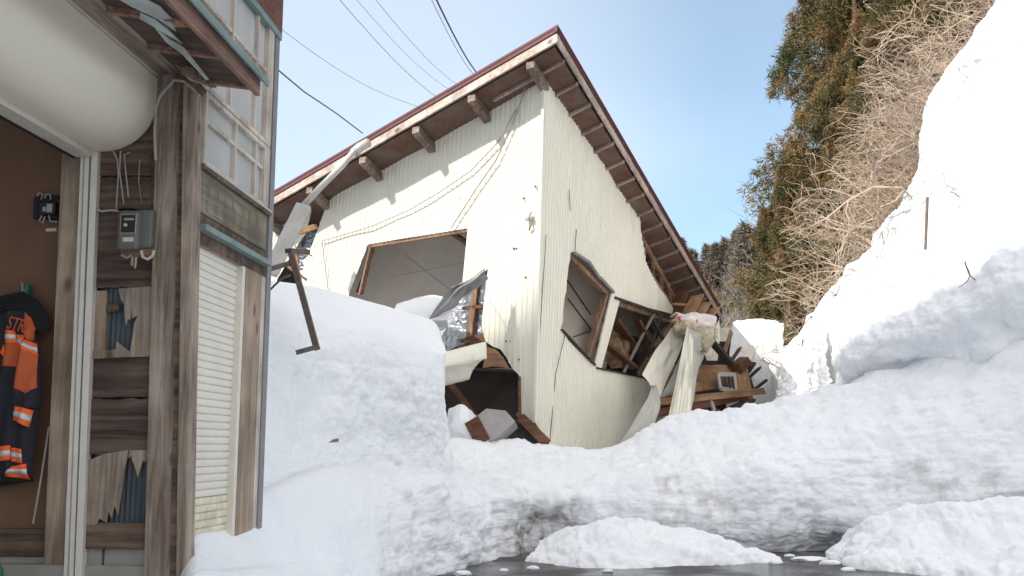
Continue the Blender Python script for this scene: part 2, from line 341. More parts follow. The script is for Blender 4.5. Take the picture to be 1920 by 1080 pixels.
# ------------------------------------------------------------------ setting
a = MB().box(-60, 80, -30, 120, -.6, 0).build('road', M['asphalt']); tag(a, kind='structure')
Z = None
G = [
 [(200,Z,4.5,-.3),(300,Z,5.6,-.3),(352,Z,5.8,-.3),(440,Z,6.6,-.3),(620,Z,9.2,-.3),(770,Z,11.6,-.3),(880,Z,13.6,-.3),(1000,Z,15.2,-.3),(1130,Z,15.6,-.3),(1280,Z,15.4,-.3),(1420,Z,15.5,-.3),(1560,Z,15.6,-.3),(1720,Z,15.2,-.3),(1930,Z,14.6,-.3),(2150,Z,13.8,-.3)],
 [(200,Z,4.6,.1),(300,Z,5.8,.2),(352,1125,6.0),(440,1105,6.7),(620,1085,9.3),(770,1072,11.6),(880,1050,13.4),(1000,1012,15.3),(1130,1008,15.3),(1280,1016,15.1),(1420,1018,15.1),(1560,1010,15.3),(1720,975,14.9),(1930,940,14.3),(2150,910,13.5)],
 [(200,Z,5.0,.1),(300,Z,6.0,.2),(352,1085,6.3),(440,1062,7.2),(620,1035,9.6),(770,1015,11.8),(880,990,13.5),(1000,975,15.25),(1130,972,15.2),(1280,975,14.95),(1420,980,15.0),(1560,960,15.1),(1720,930,14.8),(1930,900,14.3),(2150,870,13.5)],
 [(200,Z,5.5,.1),(300,Z,6.3,.2),(352,1045,6.7),(440,1010,7.6),(620,965,10.0),(770,930,12.1),(880,915,13.9),(1000,932,14.9),(1130,928,15.2),(1280,925,15.1),(1420,905,15.1),(1560,885,15.2),(1720,860,14.9),(1930,825,14.5),(2150,790,13.7)],
 [(200,Z,6.2,.1),(300,Z,6.8,.3),(352,990,7.2),(440,950,8.2),(620,892,10.6),(770,885,12.8),(880,884,14.5),(1000,888,15.5),(1130,893,15.8),(1280,878,15.5),(1420,845,15.6),(1560,820,15.6),(1720,790,15.3),(1930,725,14.9),(2150,660,14.1)],
 [(200,Z,7.5,.1),(300,Z,7.5,.5),(352,955,7.8),(440,935,9.0),(620,874,11.2),(770,864,13.8),(880,866,15.4),(1000,868,16.1),(1130,868,16.5),(1280,820,16.4),(1420,790,16.5),(1560,762,16.5),(1720,718,16.0),(1930,632,15.4),(2150,560,14.6)],
 [(200,Z,8.6,.6),(300,Z,8.6,.8),(352,930,8.6),(440,925,10.0),(620,872,12.2),(770,852,14.8),(860,830,16.0),(975,832,16.9),(1130,838,16.9),(1270,788,17.0),(1400,760,17.2),(1510,738,17.3),(1680,680,16.8),(1930,588,16.0),(2150,515,15.2)],
 [(200,Z,10,.8),(300,Z,10,1.0),(352,Z,10.5,1.1),(440,Z,11,1.25),(620,Z,13.5,1.4),(770,Z,16.5,1.4),(860,Z,17.8,1.2),(975,Z,18,1.1),(1130,Z,18.2,1.2),(1270,Z,18.4,1.6),(1400,Z,19.0,1.9),(1510,Z,19.4,2.1),(1680,Z,19,2.4),(1930,Z,18,3),(2150,Z,17,3.5)],
 [(200,Z,26,1),(300,Z,26,1),(352,Z,26,1),(440,Z,26,1.0),(620,Z,26,1.0),(770,Z,26,1.0),(860,Z,26,.9),(975,Z,26,.8),(1130,Z,26,.9),(1270,Z,26,1.2),(1400,Z,26,1.5),(1510,Z,26,1.7),(1680,Z,26,2.0),(1930,Z,25,2.6),(2150,Z,24,3.0)],
]
def spots(lst):
    c = [(np.array(P(px, py, d)), r, s) for px, py, d, r, s in lst]
    return lambda q: sum(s*np.exp(-((q-k)**2).sum(1)/(r*r)) for k, r, s in c)
dirtG = spots([(940,940,15,.22,1.6),(960,1000,15.1,.5,.95),(1020,1010,15.2,.4,.9),(1060,960,15.3,.35,.45),(1270,908,15.2,.28,.45),(1340,965,15.1,.35,.5),(1250,1000,15.2,.5,.5),(1440,1000,15.2,.4,.35),
               (1840,905,14.4,.28,.5),(1770,925,14.6,.2,.45),(1730,870,14.9,.4,.25),(1900,850,14.3,.5,.25),(880,1040,13.5,.3,.4)])
def maskG(p):                          # calmer snow on the wind-packed ramp at the left
    far = np.clip((p[:, 1]-9.8+np.clip(-p[:, 0]-1.2, 0, 9)*-.9)/2.5, .06, 1)
    front = np.clip((p[:, 0]+2.0)*.8, .06, 1)*np.clip((.75+.06*p[:,1]-p[:, 2])*3, 0, 1)
    hid = np.clip((19.5-p[:, 1])/2, 0, 1)
    return np.maximum(far*.9, front)*hid
g = patch('snow_ground', G, 330, 520, M['snow_dirty'], ((.22, .75, False), (.10, 1.7, True), (.04, 4.2, True), (.012, 11, True)), 3, dirtfn=dirtG, mask=maskG)
tag(g, kind='structure')
q = np.stack(np.meshgrid(np.linspace(-12, 14, 90), np.linspace(-16, 10.6, 90)), -1); zz = .05+.05*fbm(np.concatenate([q.reshape(-1, 2)*.6, np.zeros((8100, 1))], 1), 3, 5).reshape(90, 90)
g = grid_mesh('packed_snow', np.concatenate([q, zz[..., None]], 2), M['snow']); tag(g, kind='structure')
# left mound
Mn = [
 [(380,1010,9.00),(500,980,9.80),(600,945,11.21),(700,925,12.42),(785,915,13.30),(835,910,13.70),(850,900,14.30),(856,880,15.60),(850,870,16.40)],
 [(380,930,9.10),(500,902,9.90),(600,878,11.16),(700,868,12.32),(780,860,13.15),(825,858,13.55),(840,858,14.30),(846,855,15.60),(842,850,16.40)],
 [(380,880,9.30),(500,850,10.20),(600,830,11.41),(700,815,12.42),(785,815,13.20),(822,812,13.60),(830,815,14.40),(836,820,15.60),(838,830,16.40)],
 [(380,760,9.90),(500,750,10.50),(600,740,11.61),(700,730,12.52),(790,735,13.20),(826,738,13.60),(824,742,14.40),(830,750,15.60),(834,770,16.40)],
 [(380,660,10.10),(500,655,10.70),(600,650,11.71),(700,650,12.62),(790,665,13.30),(833,672,13.70),(828,682,14.40),(832,700,15.60),(834,720,16.40)],
 [(380,585,10.50),(500,592,11.10),(600,600,12.11),(700,612,12.92),(790,636,13.60),(834,662,13.90),(833,650,14.50),(834,680,15.60),(834,700,16.40)],
 [(380,545,11.30),(500,556,11.90),(600,566,12.91),(700,592,13.72),(780,614,14.30),(817,640,14.50),(828,640,15.00),(832,675,15.80),(832,700,16.40)],
 [(380,525,12.80),(500,531,13.30),(600,546,14.21),(700,574,14.92),(765,592,15.31),(812,608,15.60),(824,640,15.90),(828,675,16.40),(830,705,16.40)],
 [(380,Z,15.90,3.3),(500,Z,16.10,3.2),(600,Z,16.40,3.1),(700,Z,16.40,2.8),(765,Z,16.40,2.6),(805,Z,16.40,2.4),(815,Z,16.40,2.2),(820,Z,16.50,2.0),(825,Z,16.00,1.8)],
 [(380,Z,20.00,2.2),(500,Z,19.50,2.0),(600,Z,18.40,1.8),(700,Z,17.60,1.6),(765,Z,17.00,1.4),(805,Z,16.70,1.2),(815,Z,16.50,1.2),(820,Z,16.40,1.2),(825,Z,16.50,1.2)],
]
mtop = lambda p: np.clip(1.25-(p[:, 2]-2.55)*1.4-np.clip(p[:, 1]-11.8, 0, 2)*.6, .12, 1)*np.clip((p[:, 0]+2.9)*.8+.25, .2, 1)
g = patch('snow_bank', Mn, 260, 260, M['snow'], ((.13, .9, False), (.085, 2.2, True), (.035, 5, True), (.009, 13, True)), 21, mask=mtop)
tag(g, 'tall rounded snow bank piled against the left front wall of the collapsed house', 'snow bank')
# apron heaps on the road
A1 = [
 [(985,Z,14.0,-.12),(1060,Z,13.4,-.12),(1150,Z,13.1,-.12),(1250,Z,13.25,-.12),(1350,Z,13.5,-.12),(1420,Z,13.7,-.12),(1470,Z,13.9,-.1)],
 [(990,Z,14.05,.02),(1060,Z,13.5,.03),(1150,Z,13.2,.05),(1250,Z,13.35,.04),(1350,Z,13.6,.04),(1420,Z,13.8,.02),(1462,Z,13.95,-.03)],
 [(1005,Z,14.3,.12),(1070,Z,13.9,.28),(1160,Z,13.7,.34),(1250,Z,13.8,.30),(1345,Z,13.95,.25),(1410,Z,14.0,.1),(1455,Z,14.1,-.02)],
 [(1015,Z,14.7,.15),(1080,Z,14.5,.42),(1170,Z,14.4,.50),(1250,Z,14.4,.44),(1335,Z,14.4,.30),(1400,Z,14.3,.12),(1450,Z,14.3,-.05)],
 [(1015,Z,15.3,-.1),(1080,Z,15.3,.25),(1170,Z,15.3,.3),(1250,Z,15.2,.25),(1330,Z,15.0,.1),(1400,Z,14.7,-.1),(1450,Z,14.6,-.2)]]
g = patch('snow_heap', A1, 70, 170, M['snow_dirty'], ((.12, 1.5, False), (.07, 3.6, True), (.014, 10, True)), 31, dirtfn=lambda q: q[:, 0]*0)
tag(g, 'low heap of loose snow on the wet road in front of the middle bank', 'snow heap', 'loose snow spilled on the road')
A2 = [
 [(1540,Z,14.6,-.12),(1600,Z,13.3,-.12),(1680,Z,12.7,-.12),(1790,Z,12.1,-.12),(1930,Z,11.4,-.12),(2100,Z,10.8,-.12)],
 [(1545,Z,14.65,.02),(1605,Z,13.4,.05),(1680,Z,12.8,.06),(1790,Z,12.3,.06),(1930,Z,11.6,.06),(2100,Z,11,.06)],
 [(1560,Z,14.75,.10),(1620,Z,13.9,.22),(1690,Z,13.3,.24),(1790,Z,12.8,.22),(1930,Z,12.2,.25),(2100,Z,11.6,.3)],
 [(1580,Z,14.9,.2),(1640,Z,14.3,.48),(1710,Z,13.8,.55),(1800,Z,13.3,.55),(1930,Z,12.8,.55),(2100,Z,12.1,.6)],
 [(1590,Z,15.1,.2),(1650,Z,14.6,.56),(1715,Z,14.2,.72),(1800,Z,13.8,.80),(1930,Z,13.3,.82),(2100,Z,12.6,.9)],
 [(1600,Z,15.5,-.1),(1660,Z,15.3,.3),(1720,Z,15,.5),(1800,Z,14.8,.6),(1930,Z,14.2,.7),(2100,Z,13.4,.8)]]
g = patch('snow_heap', A2, 100, 180, M['snow_dirty'], ((.14, 1.2, False), (.09, 2.6, True), (.018, 8, True)), 41, dirtfn=lambda q: q[:, 0]*0)
tag(g, 'wide heap of loose snow sloping onto the road below the high snow wall', 'snow heap', 'loose snow spilled on the road')
def clod(px, d, r, label, sq=.6, grp='snow clods on the wet road', z=0):
    bm = bmesh.new(); bmesh.ops.create_icosphere(bm, subdivisions=4, radius=1)
    v = np.array([tuple(q.co) for q in bm.verts]); n = fbm(v*1.6+px, 4, 5); v = v*(1+.35*n[:, None])*np.array([r*1.5, r, r*sq])
    o3 = netpt((px, None, d, z+r*sq*.35)); v += np.array(o3)
    f = [[q.index for q in fc.verts] for fc in bm.faces]; bm.free()
    o = mk('snow_clod', v, f, M['snow'], smooth=True); tag(o, label, 'snow clod', grp); return o
clod(1520, 14.1, .17, 'largest flat snow clod on the wet road between the two loose heaps', .22)
clod(1556, 13.6, .09, 'small snow clod on the road touching the left tip of the right heap', .5)
clod(1480, 14.6, .05, 'tiny snow clod on the road beside the right tip of the middle heap', .5)
clod(1000, 13.1, .05, 'tiny snow clod at the left front edge of the middle loose heap', .6)
clod(868, 12.5, .07, 'small snow clod at the road edge below the left snow ramp', .6)
clod(1455, 13.7, .06, 'small rounded snow clod off the right tip of the middle heap', .6)
clod(945, 12.9, .04, 'tiny snow clod left of the middle heap', .6)
clod(1590, 12.9, .06, 'snow clod just in front of the right heap', .6)
clod(1140, 12.8, .045, 'tiny snow clod on the road in front of the middle loose heap', .6)
# right side: shaded block, lit slope, fluted lump
S1 = [
 [(1548,770,17.70),(1580,765,17.40),(1650,755,16.90),(1720,745,16.60),(1800,730,16.10),(1930,720,15.40),(2080,700,14.70)],
 [(1556,725,17.50),(1585,728,17.20),(1650,705,16.80),(1720,690,16.50),(1800,665,16.00),(1930,650,15.30),(2080,620,14.60)],
 [(1550,690,17.40),(1578,680,16.90),(1645,650,16.50),(1720,620,16.10),(1800,590,15.70),(1930,560,15.00),(2080,520,14.30)],
 [(1552,660,17.50),(1582,632,17.10),(1640,600,16.80),(1720,565,16.40),(1800,530,16.00),(1930,470,15.30),(2080,420,14.60)],
 [(1562,643,17.90),(1592,607,17.60),(1645,570,17.40),(1720,532,17.10),(1800,487,16.70),(1930,412,16.00),(2080,340,15.30)],
 [(1580,640,18.70),(1610,606,18.50),(1665,572,18.30),(1735,535,18.00),(1815,490,17.60),(1945,415,16.90),(2100,340,16.20)],
 [(1600,700,19.50),(1630,670,19.50),(1680,640,19.50),(1750,600,19.50),(1830,560,19.00),(1960,500,18.50),(2110,420,17.50)]]
g = patch('snow_bank', S1, 160, 260, M['snow'], ((.28, .7, False), (.13, 1.6, True), (.04, 4.5, True), (.010, 13, False)), 51)
tag(g, 'bulging shaded snow bank at the right edge, in front of the sunlit snow wall', 'snow bank')
K = [(2120,-370,13.3),(1975,-120,14.8),(1870,0,15.8),(1810,85,16.4),(1752,170,17),(1737,250,17.5),(1716,335,18.2),(1650,432,19.2),(1562,545,20.5),(1495,628,21.6),(1478,660,22.4)]
Ft = [(2500,650,11.5),(2160,600,13.6),(2010,580,15.2),(1930,590,15.9),(1860,610,16.5),(1800,640,17),(1750,660,17.5),(1680,690,18.2),(1610,735,19.2),(1560,745,20.3),(1520,750,21.5)]
W = [[], [], [], [], [], []]
for k, f in zip(K, Ft):
    a_, b_ = P(*k), P(*f)
    W[0].append(b_+Vector((-.6, 0, -1.0))); W[1].append(b_)
    W[2].append(b_*.6+a_*.4+Vector((-.10, 0, .1))); W[3].append(b_*.22+a_*.78+Vector((-.15, 0, .12)))
    W[4].append(a_); W[5].append(a_+Vector((1.2, 1.6, -.1)))
W.append([p+Vector((3, 2.5, -1.5)) for p in W[4]])
g = patch('snow_wall', W, 220, 330, M['snow'], ((.14, .6, False), (.09, 1.7, True), (.02, 7, False)), 61, mask=lambda p: np.ones(len(p)))
tag(g, 'towering sunlit snow wall sloping down from the brushy hillside at the right', 'snow wall')
S2 = [
 [(1455,760,19.5),(1480,745,19.2),(1510,745,19.1),(1540,740,19.2),(1556,735,19.8)],
 [(1462,720,19.6),(1482,720,19.2),(1510,722,19.0),(1538,715,19.2),(1552,712,19.8)],
 [(1468,675,19.8),(1486,672,19.3),(1510,672,19.1),(1536,668,19.4),(1550,672,20.0)],
 [(1470,655,20.4),(1490,640,20.2),(1512,625,20.1),(1540,608,20.4),(1562,600,20.8)],
 [(1478,660,22),(1497,640,22),(1520,628,22),(1545,612,22),(1570,600,22)]]
g = patch('snow_bank', S2, 110, 110, M['snow_dirty'], ((.06, 1.6, False), (.09, 4, True), (.05, 9, True)), 71, dirtfn=lambda q: .25+q[:, 0]*0)
tag(g, 'small pitted grey snow bank at the left foot of the sunlit snow wall', 'snow bank')
S3 = [
 [(1360,Z,23,1.0),(1400,Z,23,1.0),(1450,Z,23,1.0),(1490,Z,23,1.2)],
 [(1362,745,23.2),(1400,745,23.2),(1445,745,23.4),(1485,745,24)],
 [(1366,680,23.8),(1400,680,23.8),(1440,675,24),(1475,670,24.5)],
 [(1372,632,24.6),(1405,622,24.8),(1440,622,25),(1468,628,25.2)],
 [(1375,618,26),(1405,616,26),(1440,617,26),(1470,625,26)],
 [(1375,Z,29,2),(1405,Z,29,2),(1440,Z,29,2),(1470,Z,29,2)]]
g = patch('snow_bank', S3, 80, 60, M['snow'], ((.12, 1, False), (.06, 3, True)), 81)
tag(g, 'sunlit snow bank behind the debris at the far end of the collapsed house', 'snow bank')

# hillside and far ground
def hill_z(x, y):
    foot = .235*y+1.0
    h = 1.9+np.clip(x-foot, 0, 14)*1.35+np.clip(x-foot-14, 0, 60)*.3
    return h
xs = np.linspace(4, 60, 150); ys = np.linspace(20, 70, 120)
X, Y = np.meshgrid(xs, ys); Zz = hill_z(X, Y)
Zz = np.where(X < .235*Y+1.0, 1.6-.0*Y, Zz)-np.clip(20.6-Y, 0, 1)*6+fbm(np.stack([X.ravel()*.5, Y.ravel()*.5, X.ravel()*0], 1), 4, 91).reshape(X.shape)*.5
M['hill'] = simple('winter_hillside', (.10, .07, .035), 1, var=.4, scale=1.2, c2=(.07, .08, .03), bump=.15, bscale=3)
g = grid_mesh('hillside', np.stack([X, Y, Zz], 2), M['hill']); tag(g, kind='structure')
xs = np.linspace(-120, 120, 60); ys = np.linspace(60, 260, 60)
X, Y = np.meshgrid(xs, ys); Zz = -1+np.clip(Y-70, 0, 300)*.10*np.clip((X+60)/60, 0, 2)+fbm(np.stack([X.ravel()*.05, Y.ravel()*.05, X.ravel()*0], 1), 3, 95).reshape(X.shape)*3
g = grid_mesh('far_hill', np.stack([X, Y, Zz], 2), M['hill']); tag(g, kind='structure')
g = mk('snow_field', [(-120, 22, .9), (90, 22, .9), (90, 110, 1.4), (-120, 110, 1.4)], [(0, 1, 2, 3)], M['snow']); tag(g, kind='structure')
# ------------------------------------------------------------------ collapsed house
house = empty('collapsed_house', P(1003, 835, 17.3))
tag(house, 'cream corrugated house tipped over and collapsed, brown eaves, torn siding and empty windows', 'house')
bpy.context.view_layer.update(); HI = Matrix.Translation(-house.location)
def hb(name, mb, mat, parent=None, **k):
    mb.v = [HI @ v for v in mb.v] if (parent is None or parent.get('hchild')) else mb.v
    o = mb.build(name, mat, parent or house, **k); o['hchild'] = 1; return o
SOF = Plane(P(1041, 80, 15.6), P(506, 388, 20.3), P(1343, 586, 25.0))      # underside of the roof
c0 = SOF.hit(1022, 150); LW = Plane(P(1003, 790, 17.35), c0, SOF.hit(560, 405))
RW = Plane(P(1003, 790, 17.35), c0, SOF.hit(1230, 455))
print('corner top', c0, 'bottom', P(1003, 790, 17.35), 'LW n', LW.n, 'RW n', RW.n, 'soffit n', SOF.n)
for px, py in ((690,458),(600,530),(510,520)): print('LW', px, LW.hit(px, py))
for px, py in ((1100,700),(1197,405),(1230,728),(1150,842)): print('RW', px, RW.hit(px, py))

def inside(pt, poly):
    x, y = pt; r = False; j = len(poly)-1
    for i in range(len(poly)):
        xi, yi = poly[i]; xj, yj = poly[j]
        if (yi > y) != (yj > y) and x < (xj-xi)*(y-yi)/(yj-yi)+xi: r = not r
        j = i
    return r
def subdivide(poly, n):
    out = []
    for i in range(len(poly)):
        a, b = poly[i], poly[(i+1) % len(poly)]
        k = max(1, int((Vector(b)-Vector(a)).length/n)); out += [(a[0]+(b[0]-a[0])*t/k, a[1]+(b[1]-a[1])*t/k) for t in range(k)]
    return out
def siding(name, pl, outline, holes, top, bot, pitch, mat, bulge=None, depth=.02, thick=.006, rag=0, parent=None, seg=.22, base=0, irregular=.0, rel=None):
    """ribbed sheet on a plane: outline and holes as seen; ribs run between two lines (top a->b, bottom a->b)"""
    O = subdivide([tuple(pl.to2(pl.hit(*p))) for p in outline], .25)
    if rag: O = [(x+random.uniform(-rag, rag), y+random.uniform(-rag, rag)) for x, y in O]
    H = [subdivide([tuple(pl.to2(pl.hit(*p))) for p in h], .3) for h in holes]
    ta, tb = [pl.to2(pl.hit(*p)) for p in top]; ba, bb = [pl.to2(pl.hit(*p)) for p in bot]
    n = int((tb-ta).length/pitch); vs = []; es = []; offs = []
    for ring in [O]+H:
        s = len(vs); vs += [Vector(p) for p in ring]; es += [(s+i, s+(i+1) % len(ring)) for i in range(len(ring))]
    nb = len(vs); ribs = []
    for i in range(n+1):
        t = (i+random.uniform(-irregular, irregular))/n
        for k, dt in enumerate((-.14, 0, .14)):
            tt = t+dt/n; a = ta.lerp(tb, tt); b = ba.lerp(bb, tt); ribs.append((a, b, k == 1))
            m = max(2, int((b-a).length/seg)); s = len(vs)
            vs += [a.lerp(b, q/m) for q in range(m+1)]; es += [(s+q, s+q+1) for q in range(m)]
    r = geometry.delaunay_2d_cdt(vs, es, [], 2, 1e-5)
    V, Fc, ov = r[0], r[2], r[3]
    F2 = []
    for f in Fc:
        c = sum((V[i] for i in f), Vector((0, 0)))/len(f)
        if inside(c, O) and not any(inside(c, h) for h in H): F2.append(tuple(f))
    used = sorted({i for f in F2 for i in f}); mp = {o: i for i, o in enumerate(used)}
    mids = [(a, b) for a, b, m in ribs if m]
    out = []
    A = np.array([[a.x, a.y, b.x, b.y] for a, b in mids])
    for i in used:
        p = V[i]
        ab = A[:, 2:]-A[:, :2]; ap = np.array(p)-A[:, :2]; t = (ap*ab).sum(1)/(ab**2).sum(1)
        dist = np.hypot(*(ap-ab*t[:, None]).T).min()
        o = depth if dist < .004 else (depth*(1-min(1, dist/(pitch*.14))) if dist < pitch*.14 else 0)
        q3 = pl.to3(p.x, p.y, 0); o += base
        if bulge: q3 = q3+bulge(q3, p)
        out.append(HI @ (q3+pl.n*o))
    o = mk(name, out, [tuple(mp[i] for i in f) for f in F2], mat, parent or house, solid=thick)
    return o
def wave(seed, amp=.05, fr=.7):
    def f(q, p): return LW.n*0 + Vector((0, -1, 0))*amp*float(fbm(np.array([[p.x*fr, p.y*fr, seed*3.1]]), 3, seed)[0])
    return f
# left (sunlit) wall
LWout = [(1022,130),(1003,790),(1003,792),(978,778),(973,740),(977,708),(960,690),(948,668),(938,655),(924,650),(910,640),(903,610),(908,560),(915,505),(893,520),(867,532),
         (877,428),(690,458),(655,549),(640,600),(560,600),(562,520),(600,420),(612,384),(640,350),(800,255),(1000,130)]
siding('front_siding', LW, LWout, [], ((1019,150),(560,405)), ((1003,790),(520,640)), .115, M['siding'], wave(3, .05), .016, irregular=.12)
# the strip of siding left of the torn gap
siding('front_siding', LW, [(500,400),(560,400),(585,395),(572,440),(545,480),(522,520),(500,560),(440,600),(440,460)], [], ((585,395),(440,460)), ((520,560),(400,640)), .115, M['siding'], wave(4, .05), .014)
# corner flashing
m = MB(); a_, b_ = LW.hit(1021, 140), LW.hit(1003, 792)
m.beam(a_-Vector((0, .01, 0)), b_-Vector((0, .01, 0)), .09, .05, up=RW.n); hb('corner_trim', m, M['siding'])
# curled flap below, grey flap above
def sheet(name, pts, mat, parent=None, thick=.008, bend=0, n=14, m=10, ribs=0, rd=.015, seed=1, crumple=.02):
    """four-cornered sheet pts = (a, b, c, d) as (px, py, d) with an S bend across; a->b top edge, d->c lower edge"""
    a, b, c, d = [P(*p) for p in pts]; vs = []; nn = (b-a).cross(d-a).normalized()
    if ribs: n = ribs*4
    for i in range(m+1):
        for j in range(n+1):
            s, t = j/n, i/m; p = a.lerp(b, s).lerp(d.lerp(c, s), t)
            p += nn*(bend*math.sin(t*math.pi)+crumple*vnoise(np.array([[s*4, t*4, seed*7.7]]), seed)[0]*2)
            if ribs and j % 4 == 0: p -= nn*rd
            vs.append(HI @ p)
    fs = [(i*(n+1)+j, i*(n+1)+j+1, (i+1)*(n+1)+j+1, (i+1)*(n+1)+j) for i in range(m) for j in range(n)]
    return mk(name, vs, fs, mat, parent or house, solid=thick, smooth=not ribs)
sheet('bent_flap', ((822,664,16.5),(908,643,16.9),(912,672,16.7),(826,690,16.2)), M['siding'], bend=-.12, crumple=.01)
sheet('bent_flap', ((826,690,16.2),(912,670,16.7),(880,712,17.0),(830,724,16.8)), M['siding'], bend=.08, crumple=.015)
o = sheet('torn_flap', ((915,505,17.0),(905,535,17.1),(862,572,16.9),(805,601,16.2)), M['grey'], bend=.12, crumple=.06)
sheet('torn_flap', ((915,505,17.0),(862,532,17.0),(835,556,16.9),(805,601,16.2)), M['siding_in'], bend=.04, crumple=.03)
# wall behind the tear: foil and studs
def wpoly(name, pl, pts, off, mat, th=.02, parent=None, crumple=0):
    q = [tuple(pl.to2(pl.hit(*p))) for p in pts]
    if not crumple:
        m = MB(); v = [pl.to3(a, b, off) for a, b in q]; m.prism(v, -pl.n*th); return hb(name, m, mat, parent)
    xs = [a for a, b in q]; ys = [b for a, b in q]; g = 26; V = [Vector(k) for k in q]; E = [(i, (i+1) % len(q)) for i in range(len(q))]
    for i in range(g):
        for j in range(g): V.append(Vector((min(xs)+(max(xs)-min(xs))*(i+random.random()*.8)/g, min(ys)+(max(ys)-min(ys))*(j+random.random()*.8)/g)))
    r = geometry.delaunay_2d_cdt(V, E, [], 2, 1e-5); F2 = [tuple(f) for f in r[2] if inside(sum((r[0][i] for i in f), Vector((0, 0)))/len(f), q)]
    used = sorted({i for f in F2 for i in f}); mp = {o: i for i, o in enumerate(used)}
    vs = [HI @ pl.to3(r[0][i].x, r[0][i].y, off+random.uniform(-crumple, crumple)) for i in used]
    return mk(name, vs, [tuple(mp[i] for i in f) for f in F2], mat, parent or house, solid=.004)
wpoly('insulation_foil', LW, [(820,560),(920,490),(915,640),(800,670),(780,620)], -.16, M['foil'], crumple=.018)
for pts, w_ in ((((885,540),(872,650)), .13), (((858,640),(912,625)), .07), (((800,676),(905,634)), .09), (((862,578),(915,572)), .06), (((915,500),(905,660)), .08)):
    m = MB(); m.beam(LW.hit(*pts[0])-LW.n*.1, LW.hit(*pts[1])-LW.n*.1, w_, .06, up=LW.n); hb('wall_stud', m, M['winframe' if w_ > .1 else 'fresh2'])
class Off(Plane):
    def __init__(s, pl, o): s.o = pl.o-pl.n*o; s.n = pl.n; s.u = pl.u; s.v = pl.v
# left window opening: timber frame
def frame(name, pl, seq, wd, off, mat, dp=.10):
    m = MB()
    for a, b in seq: m.beam(pl.hit(*a)+pl.n*off, pl.hit(*b)+pl.n*off, dp, wd, up=pl.n.cross((pl.hit(*b)-pl.hit(*a)).normalized()))
    return hb(name, m, mat)
frame('window_frame', LW, [((690,462),(877,432)),((694,458),(672,552))], .05, -.06, M['winframe'])
frame('window_frame', LW, [((688,466),(660,549))], .10, -.16, M['darkwood'], .02)
# interior seen through the left window
wpoly('interior_ceiling', Off(LW, 1.5), [(620,400),(940,400),(925,500),(890,640),(600,660)], 0, M['ceil'], .04)
for a, b in (((730,520),(872,492)),((760,478),(860,556))):
    m = MB(); m.beam(Off(LW, 1.497).hit(*a), Off(LW, 1.497).hit(*b), .006, .006, up=LW.n); hb('ceiling_seam', m, M['tile'])
m = MB(); m.beam(P(850,438,18.2), P(885,462,18.6), .12, .05); hb('broken_lath', m, M['fresh2'])
# small trims on the sunlit wall
wire = MB(); pts = [(990,152),(985,180),(968,225),(935,300),(900,350),(868,400),(850,428)]
wire.tube([LW.hit(*p)+LW.n*.06 for p in pts], .012, 5); hb('wall_wire', wire, M['cable'])
wire = MB(); pts = [(972,205),(940,265),(888,320),(830,360),(770,395),(700,425),(640,443),(608,452),(614,500),(620,545)]
wire.tube([LW.hit(*p)+LW.n*.06 for p in pts], .011, 5); hb('wall_wire', wire, M['cable'])
m = MB(); m.tube([LW.hit(1000,398)+LW.n*.06, LW.hit(997,412)+LW.n*.10, LW.hit(1000,422)+LW.n*.08, LW.hit(995,432)+LW.n*.04], .018, 6); m.beam(LW.hit(990,412)+LW.n*.06, LW.hit(1003,409)+LW.n*.06, .05, .05); hb('bracket', m, M['cable'])
for p in ((1005,350),(965,466),(970,466),(987,520),(951,640),(958,640),(975,674),(983,372)):
    m = MB(); q = LW.hit(*p); m.beam(q, q+LW.n*.035, .03, .03); hb('nail_head', m, M['steel'])

# right (shaded) wall ------------------------------------------------
RB = RW.hit(1150, 842)
def rbulge(q, p):                      # the foot of the wall is pushed out and rolled
    s = RW.to2(RW.hit(1003, 790)); d = p-s
    f = RW.n*(.05*float(fbm(np.array([[p.x*.8, p.y*.8, 5.]]), 3, 8)[0]))
    return f
RWtop = [(1021,136),(1060,185),(1110,255),(1150,312),(1197,385)]
RWout = [(1021,138)]+RWtop[1:]+[(1201,440),(1212,490),(1232,535),(1271,592),(1160,562),(1146,548),(1138,530),(1110,500),(1078,472),(1070,474),(1053,615),(1068,640),(1114,684),(1125,690),(1200,706),(1231,728),
         (1222,762),(1205,800),(1165,850),(1150,868),(1090,868),(1050,868),(1003,792)]
strip = [(1146,547),(1161,562),(1126,691),(1114,685)]
siding('side_siding', RW, RWout, [], ((1022,150),(1235,470)), ((1003,805),(1215,835)), .12, M['siding'], rbulge, .020, irregular=.05)
wpoly('side_post', RW, strip, .02, M['siding'], .03)
# creases and splits: dark gaps behind raised edges
for pts in ([(1022,440),(1005,700),(1003,780)], [(1079,430),(1076,470)], [(1058,625),(1040,700),(1029,825)], [(1065,355),(1067,395)]):
    m = MB()
    for a, b in zip(pts[:-1], pts[1:]): m.beam(RW.hit(*a)+RW.n*.022, RW.hit(*b)+RW.n*.022, .008, .008, up=RW.n)
    hb('seam_gap', m, M['black'])
# windows of the right wall
frame('window_frame', RW, [((1071,478),(1146,552)),((1143,550),(1106,676))], .09, -.08, M['winframe'])
frame('window_frame', RW, [((1160,568),(1268,604)),((1264,602),(1206,702))], .10, -.08, M['winframe'])
frame('window_sill', RW, [((1118,690),(1204,708)),((1204,706),(1232,730)),((1052,618),(1114,684))], .03, .0, M['darkwood'], .08)
frame('window_mullion', RW, [((1226,588),(1170,698))], .035, .0, M['alu'], .05)
frame('window_head', RW, [((1072,474),(1100,492)),((1100,492),(1120,522)),((1120,520),(1146,548))], .05, .05, M['grey'], .05)
frame('window_head', RW, [((1150,558),(1200,575)),((1200,575),(1275,603))], .05, .03, M['darkwood'], .05)
